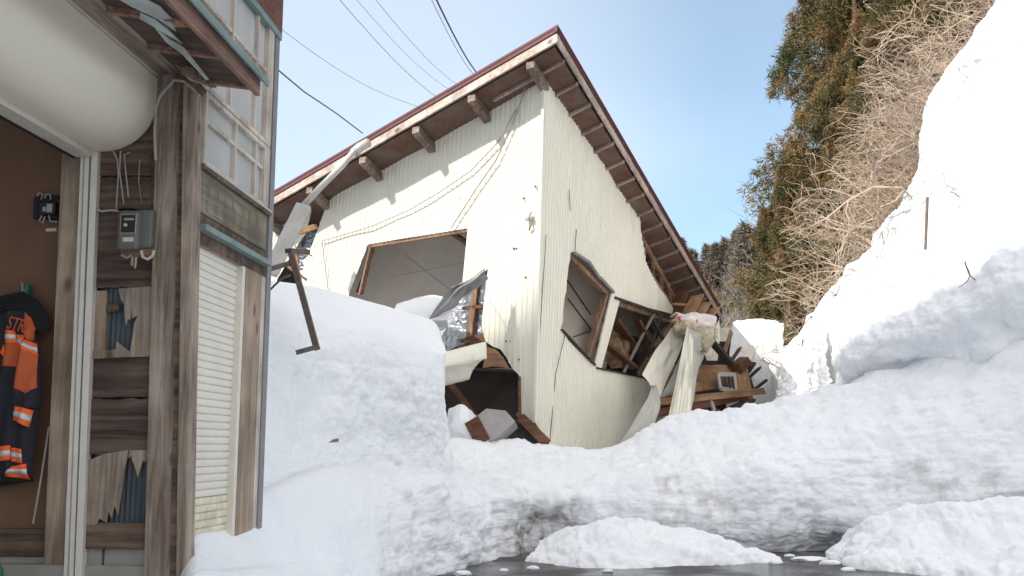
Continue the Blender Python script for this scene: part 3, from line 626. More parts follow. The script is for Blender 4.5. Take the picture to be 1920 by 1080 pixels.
# room inside
wpoly('interior_ceiling', Off(RW, 1.1), [(1040,440),(1152,470),(1152,640),(1120,740),(1040,700)], 0, M['ceil'], .04)
wpoly('interior_panel', Off(RW, 1.5), [(1150,540),(1225,560),(1228,640),(1175,625),(1150,600)], 0, M['ceil'], .04)
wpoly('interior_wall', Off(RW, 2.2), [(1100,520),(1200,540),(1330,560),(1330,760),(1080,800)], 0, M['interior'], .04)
for a, b in (((1065,560),(1110,620)),((1075,632),(1110,620)),((1060,520),(1108,590))):
    m = MB(); m.beam(Off(RW, 1.08).hit(*a), Off(RW, 1.08).hit(*b), .015, .02, up=RW.n); hb('ceiling_seam', m, M['darkwood'])
M['wool_dirty'] = simple('dirty_wool', (.22, .12, .07), 1, var=.5, scale=7, bump=.03, c2=(.34, .24, .14))
# fallen wool and boards inside
sheet('fallen_insulation', ((1140,595,21.0),(1165,600,21.6),(1195,690,21.4),(1150,690,20.8)), M['wool_dirty'], bend=.15, crumple=.12, thick=.05)
m = MB(); m.beam(P(1150,600,21), P(1195,660,21.8), .25, .05); m.beam(P(1195,600,21.5), P(1240,690,21.8), .2, .05); m.beam(P(1128,640,20.6), P(1190,690,20.9), .3, .05); hb('fallen_board', m, M['fresh2'])
m = MB(); m.beam(P(1225,598,21.4), P(1245,640,21.4), .16, .05); m.beam(P(1240,590,21.4), P(1215,670,21.4), .1, .05); hb('fallen_board', m, M['darkwood'])
# closed shell so the rooms are dark
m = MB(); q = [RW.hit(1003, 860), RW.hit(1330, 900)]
def off(pl, px, py, o): return pl.hit(px, py)-pl.n*o

# lower hole at the corner: dark room, boards
hole = MB(); c1 = P(1001, 815, 17.4)
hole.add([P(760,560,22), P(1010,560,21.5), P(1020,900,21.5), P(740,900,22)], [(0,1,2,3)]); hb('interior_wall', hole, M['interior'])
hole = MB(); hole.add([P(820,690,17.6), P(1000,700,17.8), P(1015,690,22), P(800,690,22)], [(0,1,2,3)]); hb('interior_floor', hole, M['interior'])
m = MB(); m.beam(P(835,705,17.6), P(905,800,17.9), .5, .06, up=(1,0,.3)); hb('fallen_board', m, M['fresh2'])
m = MB(); m.prism([P(885,787,16.4), P(912,766,16.6), P(948,770,16.8), P(966,790,16.8), P(930,822,16.5), P(908,832,16.4)], Vector((.05,.3,-.1)))
o = hb('fallen_tile_slab', m, M['tile'])
m = MB(); m.beam(P(884,787,16.35), P(906,830,16.3), .05, .25); hb('fallen_board', m, M['fresh2'])
m = MB(); m.prism([P(960,800,17.1), P(985,795,17.2), P(1000,830,17.2), P(935,835,17.0)], Vector((0,.1,-.1))); hb('fallen_board', m, M['darkwood'])
for a, b, w_ in (((976,782,17.1),(1026,832,16.95), .16), ((984,792,17.15),(1020,834,17.0), .10), ((970,775,17.2),(1002,805,17.1), .08), ((974,706,17.25),(975,776,17.25), .05)):
    m = MB(); m.beam(P(*a), P(*b), w_, .05, up=(0, -1, .2), e=.05); hb('splintered_sill', m, M['fresh2'])
m = MB(); m.prism([P(912,650,17.35), P(930,655,17.35), P(945,672,17.35), P(955,690,17.35), P(925,686,17.4), P(905,690,17.4)], Vector((0,.05,0))); hb('broken_board', m, M['fresh'])

# roof ----------------------------------------------------------------
A0, A1_, A2_ = SOF.hit(1043, 81), SOF.hit(478, 404), SOF.hit(1352, 601)
v1 = A1_-A0; v2 = A2_-A0; up = Vector((0, 0, 1)); un = SOF.n if SOF.n.z > 0 else -SOF.n
m = MB(); ins = (v1.normalized()+v2.normalized())*.06
m.prism([A0+ins, A1_+v2.normalized()*.06, A1_+v2, A2_+v1.normalized()*.06], un*.08); hb('soffit', m, M['soffit'])
m = MB(); e0 = -(v1.normalized()+v2.normalized())*.07
m.prism([A0+e0+un*.25, A1_-v2.normalized()*.07+un*.25, A1_+v2+un*.25, A2_-v1.normalized()*.07+un*.25], un*.05); hb('roof_sheet', m, M['maroon'])
m = MB(); m.prism([A0+ins*.2+un*.08, A1_+un*.08, A1_+v2*.99+un*.08, A2_+un*.08], un*.165); hb('roof_core', m, M['darkwood'])
# fascias: pale boards with a maroon drip edge
x1 = v1.normalized(); x2 = v2.normalized(); n1 = x1.cross(un).normalized(); n1 = n1 if n1.y < 0 else -n1
def strip_beam(a, b, outv, z0, z1, th): return [a+un*z0, b+un*z0, b+un*z1, a+un*z1], outv*th
m = MB(); pts, d = strip_beam(A0, A1_, -x2, -.01, .17, .035); m.prism(pts, d); hb('fascia', m, M['paint_wood'])
m = MB(); pts, d = strip_beam(A0-x2*.035, A2_-x2*0, -x1, -.01, .17, .035); m.prism(pts, d); hb('fascia', m, M['paint_wood'])
m = MB(); pts, d = strip_beam(A0-x1*.06, A1_, -x2, .172, .25, .06); m.prism(pts, d); pts, d = strip_beam(A0-x2*.075, A2_, -x1, .172, .25, .06); m.prism(pts, d); hb('drip_edge', m, M['maroon'])
# brackets of the left eave (purlin ends) and rafters of the right eave
for px, py in ((1003,118),(893,180),(790,240),(690,296),(590,352),(508,405)):
    a = SOF.hit(px-28, py-18) ; b = LW.hit(px+6, py+12)
    t0 = (SOF.hit(px, py)-A0).dot(x1)                       # keep perpendicular to the wall
    base = A0+x1*t0*1.0
    m = MB(); L_ = 1.0
    b0 = base-un*.10; L_ = (LW.o-b0).dot(LW.n)/x2.dot(LW.n)
    m.beam(b0+x2*.03, b0+x2*(L_+.03), .14, .155, up=un); hb('purlin', m, M['purlin'])
nr = 17; L2 = v2.length
for i in range(nr):
    s = .42+i*(L2-.6)/nr
    m = MB(); m.beam(A0+x2*s+x1*.03-un*.028, A0+x2*s+x1*1.6-un*.028, .05, .055, up=un); hb('rafter', m, M['rafter'])
m = MB(); m.beam(A0+x1*.25+x2*.3-un*.02, A0+x1*.25+x2*(L2*.97)-un*.02, .05, .02, up=un)

# exposed framing at the far end of the right wall
for a, b, w_ in (((1204,425),(1275,560), .07),((1212,438),(1285,575), .06),((1203,470),(1262,560), .06),((1200,400),(1215,470), .07),((1222,455),(1218,500), .06),((1238,480),(1236,530), .06),((1252,505),(1252,550), .06),((1265,530),(1270,575), .06)):
    m = MB(); m.beam(off(RW, a[0], a[1], .15), off(RW, b[0], b[1], .15), w_, .06, up=RW.n); hb('exposed_stud', m, M['fresh'])
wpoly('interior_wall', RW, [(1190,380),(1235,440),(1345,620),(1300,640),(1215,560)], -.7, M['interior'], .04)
# hanging sheets at the broken end
sheet('hanging_sheet', ((1262,612,21.2),(1296,612,21.6),(1238,745,20.4),(1204,702,20.2)), M['siding'], ribs=10, rd=.007, bend=.05, crumple=.03)
sheet('hanging_sheet', ((1296,612,21.6),(1330,622,22.2),(1272,748,21.0),(1238,745,20.4)), M['siding_in'], bend=-.12, crumple=.04)
sheet('hanging_sheet', ((1288,612,20.6),(1300,640,20.4),(1296,772,19.6),(1250,796,19.6)), M['siding'], ribs=6, rd=.007, bend=.02, crumple=.025)
sheet('hanging_sheet', ((1292,610,20.6),(1330,640,21.6),(1316,660,21.2),(1296,775,19.7)), M['siding_in'], bend=.1, crumple=.05)
sheet('hanging_sheet', ((1318,650,22.4),(1348,600,22.8),(1345,676,22.8),(1325,676,22.4)), M['siding'], ribs=4)
sheet('hanging_sheet', ((1225,720,20.2),(1232,728,20.2),(1218,820,19.4),(1150,850,17.8)), M['siding_in'], bend=-.15, crumple=.03)
sheet('insulation_roll', ((1262,590,21.4),(1330,596,21.9),(1332,628,21.8),(1268,612,21.2)), M['fluff_pink'], bend=-.14, crumple=.10, thick=.05)
sheet('insulation_tuft', ((1290,618,21.2),(1334,620,21.8),(1325,655,21.6),(1308,640,21.2)), M['fluff'], bend=-.1, crumple=.16, thick=.08)
sheet('insulation_tuft', ((1262,600,21.1),(1292,610,21.3),(1290,626,21.2),(1268,620,21.0)), M['fluff'], bend=-.08, crumple=.10, thick=.06)
m = MB(); m.prism([P(1270,592,21.0), P(1276,594,21.0), P(1277,602,21.0), P(1271,601,21.0)], Vector((0,.02,0))); hb('printed_mark', m, M['redprint']); m = MB(); m.prism([P(1304,598,21.3), P(1308,599,21.3), P(1308,605,21.3), P(1304,604,21.3)], Vector((0,.02,0))); hb('printed_mark', m, M['redprint'])
# debris that still belongs to the house: broken floor, beam
m = MB(); m.prism([P(1236,716,21.2), P(1262,684,22.2), P(1380,684,23.0), P(1390,720,22.6), P(1240,745,21.0)], Vector((0,.15,-.02))); hb('broken_floor', m, M['fresh'])
sheet('hanging_sheet', ((1215,770,20.6),(1260,765,20.8),(1250,830,20.2),(1200,830,20.0)), M['siding_in'], crumple=.03)
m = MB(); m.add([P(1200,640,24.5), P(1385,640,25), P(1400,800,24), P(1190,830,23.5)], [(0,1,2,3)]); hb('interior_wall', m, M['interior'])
# windowsill snow
g = patch('snow_patch', [[(735,600,16.6),(780,600,16.6),(830,600,16.6),(850,600,16.7)],[(740,578,16.7),(780,572,16.8),(820,575,16.8),(845,580,16.9)],[(745,572,17.5),(785,560,17.6),(815,555,17.6),(838,560,17.6)],[(750,Z,18.6,3.6),(785,Z,18.6,3.7),(815,Z,18.6,3.7),(840,Z,18.6,3.7)]], 30, 40, M['snow'], ((.04, 2, False),), 5)
tag(g, 'small patch of sunlit snow on the sill of the empty front window', 'snow patch')
g = patch('snow_lump', [[(835,830,16.4),(870,835,16.4),(910,835,16.4),(935,830,16.6)],[(838,790,16.5),(865,785,16.4),(895,800,16.4),(925,825,16.6)],[(842,768,16.9),(862,762,16.9),(885,775,16.9),(915,815,17)],[(845,Z,17.9,1.4),(865,Z,17.9,1.4),(890,Z,17.9,1.3),(915,Z,17.9,1.2)]], 40, 40, M['snow'], ((.06, 2, False),(.03, 5, True)), 6)
tag(g, 'rounded snow lump lying in the dark hole under the torn front wall', 'snow lump')

# ---- loose things around the house
def pb(name, a, b, w_, h_, mat, label, cat, group=None, e=.08, up=(0, 0, 1)):
    m = MB(); pa, pb_ = P(*a), P(*b); m.beam(pa, pb_, w_, h_, up, e)
    x = (pb_-pa).normalized(); zz = Vector(up); yy = zz.cross(x).normalized(); zz = x.cross(yy)
    mt = Matrix((x, yy, zz)).transposed().to_4x4(); mt.translation = pa; inv = mt.inverted()
    m.v = [inv @ v for v in m.v]
    o = m.build(name, mat); o.matrix_world = mt; return tag(o, label, cat, group)
GP = 'splintered boards at the broken end of the house'
for a, b, w_, h_, mt, lb in (
 ((1285,600,22.2),(1308,555,22.8), .30, .04, 'fresh', 'leftmost wide broken board standing in the fan under the eave'),
 ((1298,606,22.0),(1325,566,22.7), .28, .04, 'fresh', 'second wide broken board in the fan standing under the eave'),
 ((1318,604,22.1),(1342,578,22.7), .22, .04, 'fresh', 'rightmost wide broken board in the fan under the eave'),
 ((1262,570,22.4),(1292,572,22.8), .10, .05, 'fresh', 'short timber lying level left of the fan of boards'),
 ((1268,592,22.9),(1280,545,23.2), .30, .04, 'fresh2', 'brown board behind the fan of broken boards'),
 ((1222,755,20.4),(1432,733,22.0), .16, .14, 'fresh', 'long thick roof timber lying across the debris'),
 ((1215,778,20.2),(1400,742,21.9), .14, .16, 'fresh2', 'long dark red timber just below the longest roof timber'),
 ((1358,662,23.2),(1372,620,23.6), .08, .06, 'fresh', 'short upright timber leaning beside the lower roof edge'),
 ((1366,684,22.8),(1388,652,23.4), .07, .05, 'fresh2', 'thin red splinter rising beside the lower roof edge'),
 ((1380,690,22.6),(1398,676,22.9), .25, .20, 'fresh2', 'reddish block of broken beam end above the debris'),
 ((1388,690,22.8),(1400,755,22.0), .30, .08, 'fresh', 'vertical cracked board beside the small vent window'),
 ((1400,712,22.6),(1424,690,23.0), .06, .05, 'darkwood', 'upper thin dark stick pointing out over the snow'),
 ((1412,732,22.4),(1438,712,22.8), .06, .05, 'darkwood', 'lower thin dark stick pointing out over the snow'),
 ((1402,705,22.6),(1412,735,22.4), .10, .05, 'darkwood', 'dark bent lath crossing the thin sticks'),
 ((1398,700,22.7),(1412,680,23.1), .16, .05, 'darkwood', 'short dark plank below the pale standing board'),
 ((1326,632,22.0),(1372,682,22.2), .26, .06, 'darkwood', 'broad dark plank leaning diagonally below the hanging insulation'),
 ((1355,775,21.2),(1405,752,21.6), .35, .06, 'darkwood', 'dark flat plank at the foot of the debris pile'),
 ((1300,790,20.6),(1350,770,20.9), .12, .08, 'fresh2', 'low red timber half sunk in the snow crest'),
 ((1330,745,21.2),(1345,785,21.0), .08, .05, 'cable', 'pale stick leaning under the long roof timber'),
 ((1310,752,21.1),(1335,780,21.0), .06, .04, 'fresh2', 'thin lath leaning under the long roof timber'),
): pb('broken_board', a, b, w_, h_, M[mt], lb, 'board', GP)
pb('siding_board', (1392,692,23.2), (1412,646,23.8), .26, .03, M['siding'], 'pale siding board standing upright against the sunlit snow', 'board', None, .03)
pb('rusty_pole', (1735,468,16.3), (1739,370,16.4), .035, .035, M['steel'], 'thin rusty pole standing in the sunlit snow wall', 'pole', None, 0)
vr = empty('vent_window', P(1365, 725, 22.0)); tag(vr, 'small slatted vent window with white frame in the debris', 'window')
VI = Matrix.Translation(-vr.location); a_, b_, c_, d_ = P(1346,702,22.0), P(1376,702,22.2), P(1380,734,22.1), P(1350,728,21.9)
m = MB()
for p, q in ((a_, b_), (b_, c_), (c_, d_), (d_, a_)): m.beam(VI @ p, VI @ q, .06, .09)
m.build('frame', M['white_metal'], vr)
for k in range(4):
    t = (k+.6)/4; m = MB(); m.beam(VI @ a_.lerp(b_, t), VI @ d_.lerp(c_, t), .06, .02); m.build('slat', M['black'], vr)
m = MB(); m.beam(P(1330,704,21.9), P(1352,704,22), .05, .25)
# left end: downpipe, torn bits, brown steel frame
pipe = empty('fallen_downpipe', P(668, 280, 16.9)); tag(pipe, 'dull white downpipe leaning from the left eave down to the snow bank', 'downpipe')
PI_ = Matrix.Translation(-pipe.location)
m = MB(); m.tube([PI_ @ P(*p) for p in ((682,272,16.8),(664,284,16.8),(640,312,16.7),(600,352,16.6),(556,400,16.5))], .055, 10); m.build('pipe', M['white_metal'], pipe, smooth=True)
m = MB(); m.beam(PI_ @ P(570,385,16.5), PI_ @ P(505,515,16.0), .26, .10, up=(0, -1, .3)); m.build('trough', M['white_metal'], pipe, bevel=.02)
m = MB(); m.tube([PI_ @ P(*p) for p in ((690,268,17.0),(676,276,16.9),(664,286,16.8))], .085, 10); m.build('elbow', M['white_metal'], pipe, smooth=True)
wpoly('insulation_foil', LW, [(545,440),(592,430),(590,470),(562,520),(535,500)], -.12, M['foil'], crumple=.03)
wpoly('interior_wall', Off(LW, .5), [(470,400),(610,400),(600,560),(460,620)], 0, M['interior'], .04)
m = MB(); m.beam(P(560,435,19.2), P(592,425,19.2), .10, .10, e=.03); m.beam(P(553,462,18.8), P(585,480,18.8), .08, .02); hb('broken_lath', m, M['fresh'])
m = MB(); m.beam(P(553,470,18.8), P(560,530,18.8), .10, .08); m.beam(P(540,500,18.8), P(575,525,18.8), .05, .05); hb('broken_lath', m, M['fresh'])
st = empty('steel_frame', P(595, 652, 10.5)); tag(st, 'bent brown steel frame sticking out above the snow bank', 'steel frame'); SI = Matrix.Translation(-st.location)
m = MB(); m.beam(SI @ P(546,476,10.9), SI @ P(594,654,10.5), .06, .07, up=(0, -1, 0)); m.build('upright', M['steel'], st)
m = MB(); m.beam(SI @ P(596,650,10.5), SI @ P(556,661,10.4), .05, .05); m.build('foot_bar', M['steel'], st)
m = MB(); m.beam(SI @ P(548,492,10.9), SI @ P(480,512,10.4), .05, .05); m.build('arm', M['steel'], st)
m = MB(); m.beam(SI @ P(540,470,10.95), SI @ P(576,473,11.3), .08, .05); m.build('top_bar', M['steel'], st)
m = MB(); m.tube([P(*p) for p in ((470,560,10.6),(500,550,10.7),(518,532,10.9),(532,520,11.2),(545,516,11.5))], .012, 5)
tag(m.build('loose_cable', M['black']), 'short black cable sagging from the grey wall edge to the steel frame', 'cable')
m = MB(); m.prism([P(620,830,10.2), P(628,824,10.2), P(639,822,10.2), P(638,829,10.2)], Vector((0,.01,0)))
m.v = [v+Vector((0,-.12,0)) for v in m.v]
tag(m.build('dry_leaf', simple('dead_leaf', (.25,.2,.12))), 'dry leaf stuck on the front of the left snow bank', 'leaf')
# power lines
def line(pts, r, label, cat='cable', grp=None, mat='cable'):
    m = MB(); q = [P(*p) for p in pts]; n = 14; out = []
    for i in range(n+1):
        t = i/n; k = min(int(t*(len(q)-1)), len(q)-2); f = t*(len(q)-1)-k; out.append(q[k].lerp(q[k+1], f))
    if len(q) == 2: out = [p-Vector((0, 0, 1))*.35*math.sin(math.pi*i/n) for i, p in enumerate(out)]
    m.tube(out, r*.7, 5); return tag(m.build('power_line', M[mat]), label, cat, grp)
GL = 'overhead lines behind the tipped roof'
line([(470,10,22),(790,202,34)], .012, 'lowest thin line crossing the sky from the shed towards the roof', grp=GL)
line([(620,-20,22),(870,215,36)], .014, 'second thin line from the left crossing the sky', grp=GL)
line([(650,-22,22),(880,190,36)], .010, 'third thin line from the left crossing the sky', grp=GL)
line([(690,-18,22),(900,185,36)], .011, 'fourth thin line from the left crossing the sky', grp=GL)
line([(800,-20,20),(915,165,34)], .014, 'thin line just left of the thick black cable', grp=GL)
line([(808,-22,18),(925,165,34)], .028, 'thick black cable running down the sky behind the roof', grp=GL, mat='black')
line([(470,85,10),(520,130,11.5),(570,172,13),(630,212,15),(680,250,16.5)], .014, 'dark twisted service cable from the shed to the house eave', 'cable', None, 'black')
# ------------------------------------------------------------------ storage shed on the left
PHI = math.atan(155/F/(CT+ST*.1579)); RZ = Matrix.Rotation(-PHI, 3, 'Z'); RZI = RZ.transposed()
def SL(px, py, ax, val):               # ray -> point of the shed-aligned plane x=val / y=val
    r = RZI @ ray(px, py); i = 'XY'.index(ax); return Vector((0, 0, EYE))+r*(val/r[i])
D = 6.5; OX = SL(362, 600, 'Y', D).x; print('OX', OX, 'far', SL(497, 600, 'X', OX), SL(448, 600, 'X', OX))
BL = Vector((-4.5, 6, 0))
shed = empty('storage_shed', RZ @ BL, -PHI); tag(shed, 'weathered wooden shed with cream roller shutter box, patched plank wall and teal trim', 'shed')
def sb(name, mb, mat, parent=None, root=None, **k):
    off_ = BL if root is None else root
    mb.v = [v-off_ for v in mb.v]; return mb.build(name, mat, parent or shed, **k)
def X_(px, Y=D, py=600): return SL(px, py, 'Y', Y).x
def Z_(py, Y=D, px=200): return SL(px, py, 'Y', Y).z
def fbox(name, px0, px1, py0, py1, Y0, Y1, mat, py=None, parent=None, **k):     # box whose front face fills a pixel rectangle on plane Y0
    m = MB(); pm = py or (py0+py1)/2
    m.box(X_(px0, Y0, pm), X_(px1, Y0, pm), Y0, Y1, Z_(py1, Y0, px0), Z_(py0, Y0, px0)); return sb(name, m, mat, parent, **k)
def fpoly(name, pts, Y, th, mat, parent=None, root=None):
    m = MB(); m.prism([SL(px, py, 'Y', Y) for px, py in pts], Vector((0, th, 0))); return sb(name, m, mat, parent, root)
def spoly(name, pts, X, th, mat, parent=None):
    m = MB(); m.prism([SL(px, py, 'X', X) for px, py in pts], Vector((-th, 0, 0))); return sb(name, m, mat, parent)
# frontal wall: concrete, sill, planks, posts
fbox('foundation', 155, 290, 1029, 1300, D+.03, D+.25, M['concrete'])
for px in (192,): 
    m = MB(); x = X_(px, D+.03, 1050); m.box(x, x+.012, D+.024, D+.05, -.2, Z_(1030)); sb('block_joint', m, M['sh_plank'])
fbox('foundation', -700, 90, 1037, 1300, D+.12, D+.35, M['concrete'])
fbox('sill_beam', 153, 273, 980, 1029, D+.0, D+.14, M['sh_plank2'])
fbox('sill_beam', -700, 84, 987, 1036, D+.10, D+.3, M['sh_plank2'])
fbox('inner_wall', -700, 118, 60, 990, D+.18, D+.21, M['sh_inner'])
fbox('inner_lintel', -700, 118, 190, 226, D+.14, D+.18, M['sh_plank'])
m = MB(); x0 = X_(117, D+.04, 260); 
m.add([SL(118,255,'Y',D+.04), SL(170,255,'Y',D+.04), SL(124,1100,'Y',D+.04), SL(80,1100,'Y',D+.04)]+[SL(118,255,'Y',D+.04)+Vector((0,.14,0)), SL(170,255,'Y',D+.04)+Vector((0,.14,0)), SL(124,1100,'Y',D+.04)+Vector((0,.14,0)), SL(80,1100,'Y',D+.04)+Vector((0,.14,0))],
      [(0,1,2,3),(7,6,5,4),(0,3,7,4),(1,5,6,2),(0,4,5,1),(3,2,6,7)]); sb('inner_post', m, M['sh_inpost'])
for a0, a1, b0, b1, dy, mt in ((152,168,118,136, -.03, 'sh_rail'), (168,172,136,139, .0, 'sh_plank'), (172,184,139,152, -.035, 'sh_rail'), (157,159.5,125,127.5, -.034, 'cable')):
    m = MB(); q = [SL(a0,275,'Y',D+dy), SL(a1,275,'Y',D+dy), SL(b1,1110,'Y',D+dy), SL(b0,1110,'Y',D+dy)]; m.prism(q, Vector((0,.06,0))); sb('shutter_rail', m, M[mt])
# plank wall: backing first
fbox('wall_backing', 150, 292, 150, 985, D+.075, D+.09, M['black'])
def plank(name, y0, y1, mt, px0=(186, 291), rg=0):
    pts = []; n = 14; xa, xb = px0
    for i in range(n+1): pts.append((xa+(xb-xa)*i/n, y0+(random.uniform(-rg, rg) if rg else 0)))
    for i in range(n+1): pts.append((xb-(xb-xa)*i/n, y1+(random.uniform(-rg, rg) if rg else 0)))
    return fpoly(name, pts, D+random.uniform(.0, .012), .03, M[mt])
plank('plank', 150, 329, 'sh_plank2', (166, 292)); plank('plank', 331.5, 391, 'sh_plank2', (176, 291), 1); plank('plank', 394, 539, 'sh_plank', (172, 290), 1)
plank('plank', 668, 745, 'sh_plank', (164, 285), 1); plank('plank', 748, 852, 'sh_plank', (160, 283), 2)
# torn upper plywood with a slot showing blue corrugated sheet
fpoly('torn_plywood', [(222,541),(288,537),(286,668),(216,670),(218,640),(238,655),(243,660),(247,640),(252,606),(258,591),(247,597),(244,560),(240,585),(236,597),(232,570),(226,560)], D-.002, .012, M['sh_ply'])
fpoly('torn_plywood', [(232,545),(245,543),(244,600),(240,598),(236,610),(233,590)], D-.014, .008, M['sh_ply'])
fpoly('slot_stud', [(176,545),(199,545),(197,662),(174,665)], D+.01, .03, M['sh_inpost'])
fpoly('slot_rail', [(198,572),(222,569),(222,583),(198,586)], D+.01, .03, M['sh_plank2'])
fpoly('slot_sill', [(170,658),(222,655),(222,670),(168,673)], D-.004, .05, M['sh_inpost'])
def corr(pts, Y):
    xs = [SL(*p, 'Y', Y).x for p in pts]; zs = [SL(*p, 'Y', Y).z for p in pts]; x0, x1, z0, z1 = min(xs), max(xs), min(zs), max(zs); n = int((x1-x0)/.004)
    v = []; 
    for i in range(n+1):
        x = x0+(x1-x0)*i/n; y = Y+.008*abs(math.sin(x*math.pi/.034)); v += [(x, y, z0), (x, y, z1)]
    m = MB(); m.add(v, [(2*i, 2*i+2, 2*i+3, 2*i+1) for i in range(n)]); return sb('corrugated_sheet', m, M['corr'])
corr([(190,540),(262,670)], D+.045); corr([(158,842),(284,982)], D+.045)
# lower torn plywood fringe
pts = [(158,868),(170,866),(195,852),(240,843),(262,845)]
low = [(262,850),(244,860),(236,880),(232,900),(226,930),(222,968),(212,955),(205,975),(200,960),(196,980),(160,984)]
fpoly('torn_plywood', [(160,866),(195,851),(240,844)]+[(238,858),(233,880),(228,920),(221,966),(214,948),(209,972),(203,958),(199,980),(186,972),(180,984),(160,984)], D-.004, .012, M['sh_ply'])
fpoly('torn_plywood', [(244,844),(284,844),(282,862),(276,858),(272,868),(268,862),(262,882),(258,896),(254,880),(250,868),(247,862),(246,850),(243,860),(240,856)], D-.003, .012, M['sh_ply'])
# corner post and outer boards
m = MB(); q = [SL(294,140,'Y',D-.06), SL(347,130,'Y',D-.06), SL(321,1120,'Y',D-.06), SL(268,1120,'Y',D-.06)]; m.prism(q, Vector((0,.16,0))); sb('corner_post', m, M['sh_post'], bevel=.006)
m = MB(); q = [SL(338,128,'Y',D-.10), SL(352,128,'Y',D-.10), SL(330,1120,'Y',D-.10), SL(317,1120,'Y',D-.10)]; m.prism(q, Vector((0,.05,0))); sb('cover_strip', m, M['sh_plank2'])
m = MB(); q = [SL(344,124,'Y',D-.13), SL(366,130,'Y',D-.13), SL(347,1120,'Y',D-.13), SL(329,1120,'Y',D-.13)]; m.prism(q, Vector((0,.14,0))); sb('corner_board', m, M['sh_post'], bevel=.004)
m = MB(); m.tube([SL(353,560,'Y',D+.02), SL(352,700,'Y',D+.02), SL(353,1020,'Y',D+.02)], .010, 6); sb('drain_strip', m, M['black'])
fpoly('dark_post', [(283,290),(293,262),(288,540),(283,541)], D-.02, .05, M['sh_plank'])
# header beam running towards the camera
zb = SL(347,140,'Y',D-.06).z; xb0, xb1 = X_(290, D-.06, 150)-.02, X_(343, D-.06, 150)
m = MB(); m.box(xb0, xb1, 3, D-.062, zb, zb+.16); sb('header_beam', m, M['sh_beam'], bevel=.008)
m = MB(); m.box(xb1-.03, xb1+.015, 3, D+.2, zb+.12, zb+.19); sb('header_trim', m, M['sh_plank2'])
# shutter box
xa = X_(168, D-.05, 276); xc = X_(294, D-.05, 200); z0 = Z_(283, D-.05, 200); z1 = Z_(148, D-.05, 295); Rr = (xc-xa)*.80
prof = [(xa, z0+.02), (xa+.03, z0)]
cx_, cz_ = xc-Rr, z0+Rr*1.0
for k in range(15): a = -math.pi/2+k*(math.pi/2)/14; prof.append((cx_+Rr*math.cos(a), cz_+Rr*math.sin(a)))
prof += [(xc, z1), (xc-.02, z1+.015), (xa, z1+.015)]
n = len(prof); ys = [D-.012, D-.02, D-.035]+list(np.linspace(D-.06, 1.5, 14)); vs = []
for i, y in enumerate(ys):
    s = (.955, .985, .997)[i] if i < 3 else 1
    vs += [((x-(xa+xc)/2)*s+(xa+xc)/2, y, (z-(z0+z1)/2)*s+(z0+z1)/2) for x, z in prof]
m = MB(); m.add(vs, [(i*n+k, i*n+(k+1) % n, (i+1)*n+(k+1) % n, (i+1)*n+k) for i in range(len(ys)-1) for k in range(n)]+[tuple(range(n))])
o = sb('shutter_box', m, M['sh_box'], smooth=True); e = o.modifiers.new('e', 'EDGE_SPLIT'); e.split_angle = R(38)
m = MB(); m.box(xc-.05, xc+.006, 1.5, D-.03, z1+.016, z1+.045); sb('shutter_box_lip', m, M['sh_rail'], o and shed)
m = MB(); m.box(xa-.10, xa+.02, 1.5, D-.04, z0-.035, z0+.012); sb('shutter_lip', m, M['sh_rail'])
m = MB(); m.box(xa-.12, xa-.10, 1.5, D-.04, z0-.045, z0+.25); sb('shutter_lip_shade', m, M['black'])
# walls, ceiling and upper storey of the shed
ZE = SL(440,172,'Y',D).z                     # eave underside height
m = MB(); m.box(-8.2, xa+.02, 4.2, D+.02, zb+.18, zb+.22); sb('garage_ceiling', m, M['sh_plank'])
m = MB(); m.box(-8.3, -8.2, 3, 8, 0, 6.4); sb('back_wall', m, M['sh_inner'])
m = MB(); m.box(-8.2, OX-.2, 7.9, 8.0, 0, 6.9); sb('end_wall', m, M['sh_plank'])
m = MB(); m.box(-8.2, -3.35, 2, D, .55, .6); sb('garage_floor', m, M['concrete'])
m = MB(); m.box(OX-.16, OX-.12, 4, D-.0, zb+.2, 6.6); sb('upper_wall', m, M['sh_plank'])
m = MB(); m.add([(OX+.05, 3.5, 6.4), (OX+.05, 8.1, 6.4), (-5.4, 8.1, 8.2), (-5.4, 3.5, 8.2), (-8.6, 8.1, 6.4), (-8.6, 3.5, 6.4)], [(0,1,2,3),(3,2,4,5)]); o = sb('roof', m, M['teal']); s_ = o.modifiers.new('s', 'SOLIDIFY'); s_.thickness = .12
m = MB(); m.add([(OX-.3, 7.95, 6.4), (-5.4, 7.95, 8.15), (-8.2, 7.95, 6.4)], [(0,1,2)]); sb('gable_wall', m, M['sh_plank'])
# eave (pent roof) over the opening
xf = SL(487,180,'Y',D+.02).x; zf = SL(487,180,'Y',D+.02).z; zt = zf+.11
m = MB(); m.box(xf-.03, xf, 3, D+.02, zf, zt); sb('eave_fascia', m, M['sh_fascia'])
m = MB(); m.add([(xf+.05, 3, zt+.01), (xf+.05, D+.06, zt+.01), (OX-.14, D+.06, zt+.16), (OX-.14, 3, zt+.16)], [(0,1,2,3)]); o = sb('eave_roof', m, M['teal']); s_ = o.modifiers.new('s', 'SOLIDIFY'); s_.thickness = .012
m = MB(); m.box(xf+.035, xf+.05, 3, D+.06, zt-.03, zt+.01); sb('eave_edge', m, M['teal'])
m = MB(); m.add([(xf-.03, 3, zf+.06), (xf-.03, D, zf+.06), (xb1, D, zf+.16), (xb1, 3, zf+.16)], [(0,1,2,3)]); o = sb('eave_boards', m, M['sh_under']); s_ = o.modifiers.new('s', 'SOLIDIFY'); s_.thickness = .02
for k in range(6):
    y = D-.05-k*.55
    m = MB(); m.beam((xf-.03, y, zf+.045), (xb1, y, zf+.12), .045, .045); sb('eave_rafter', m, M['sh_fascia'])
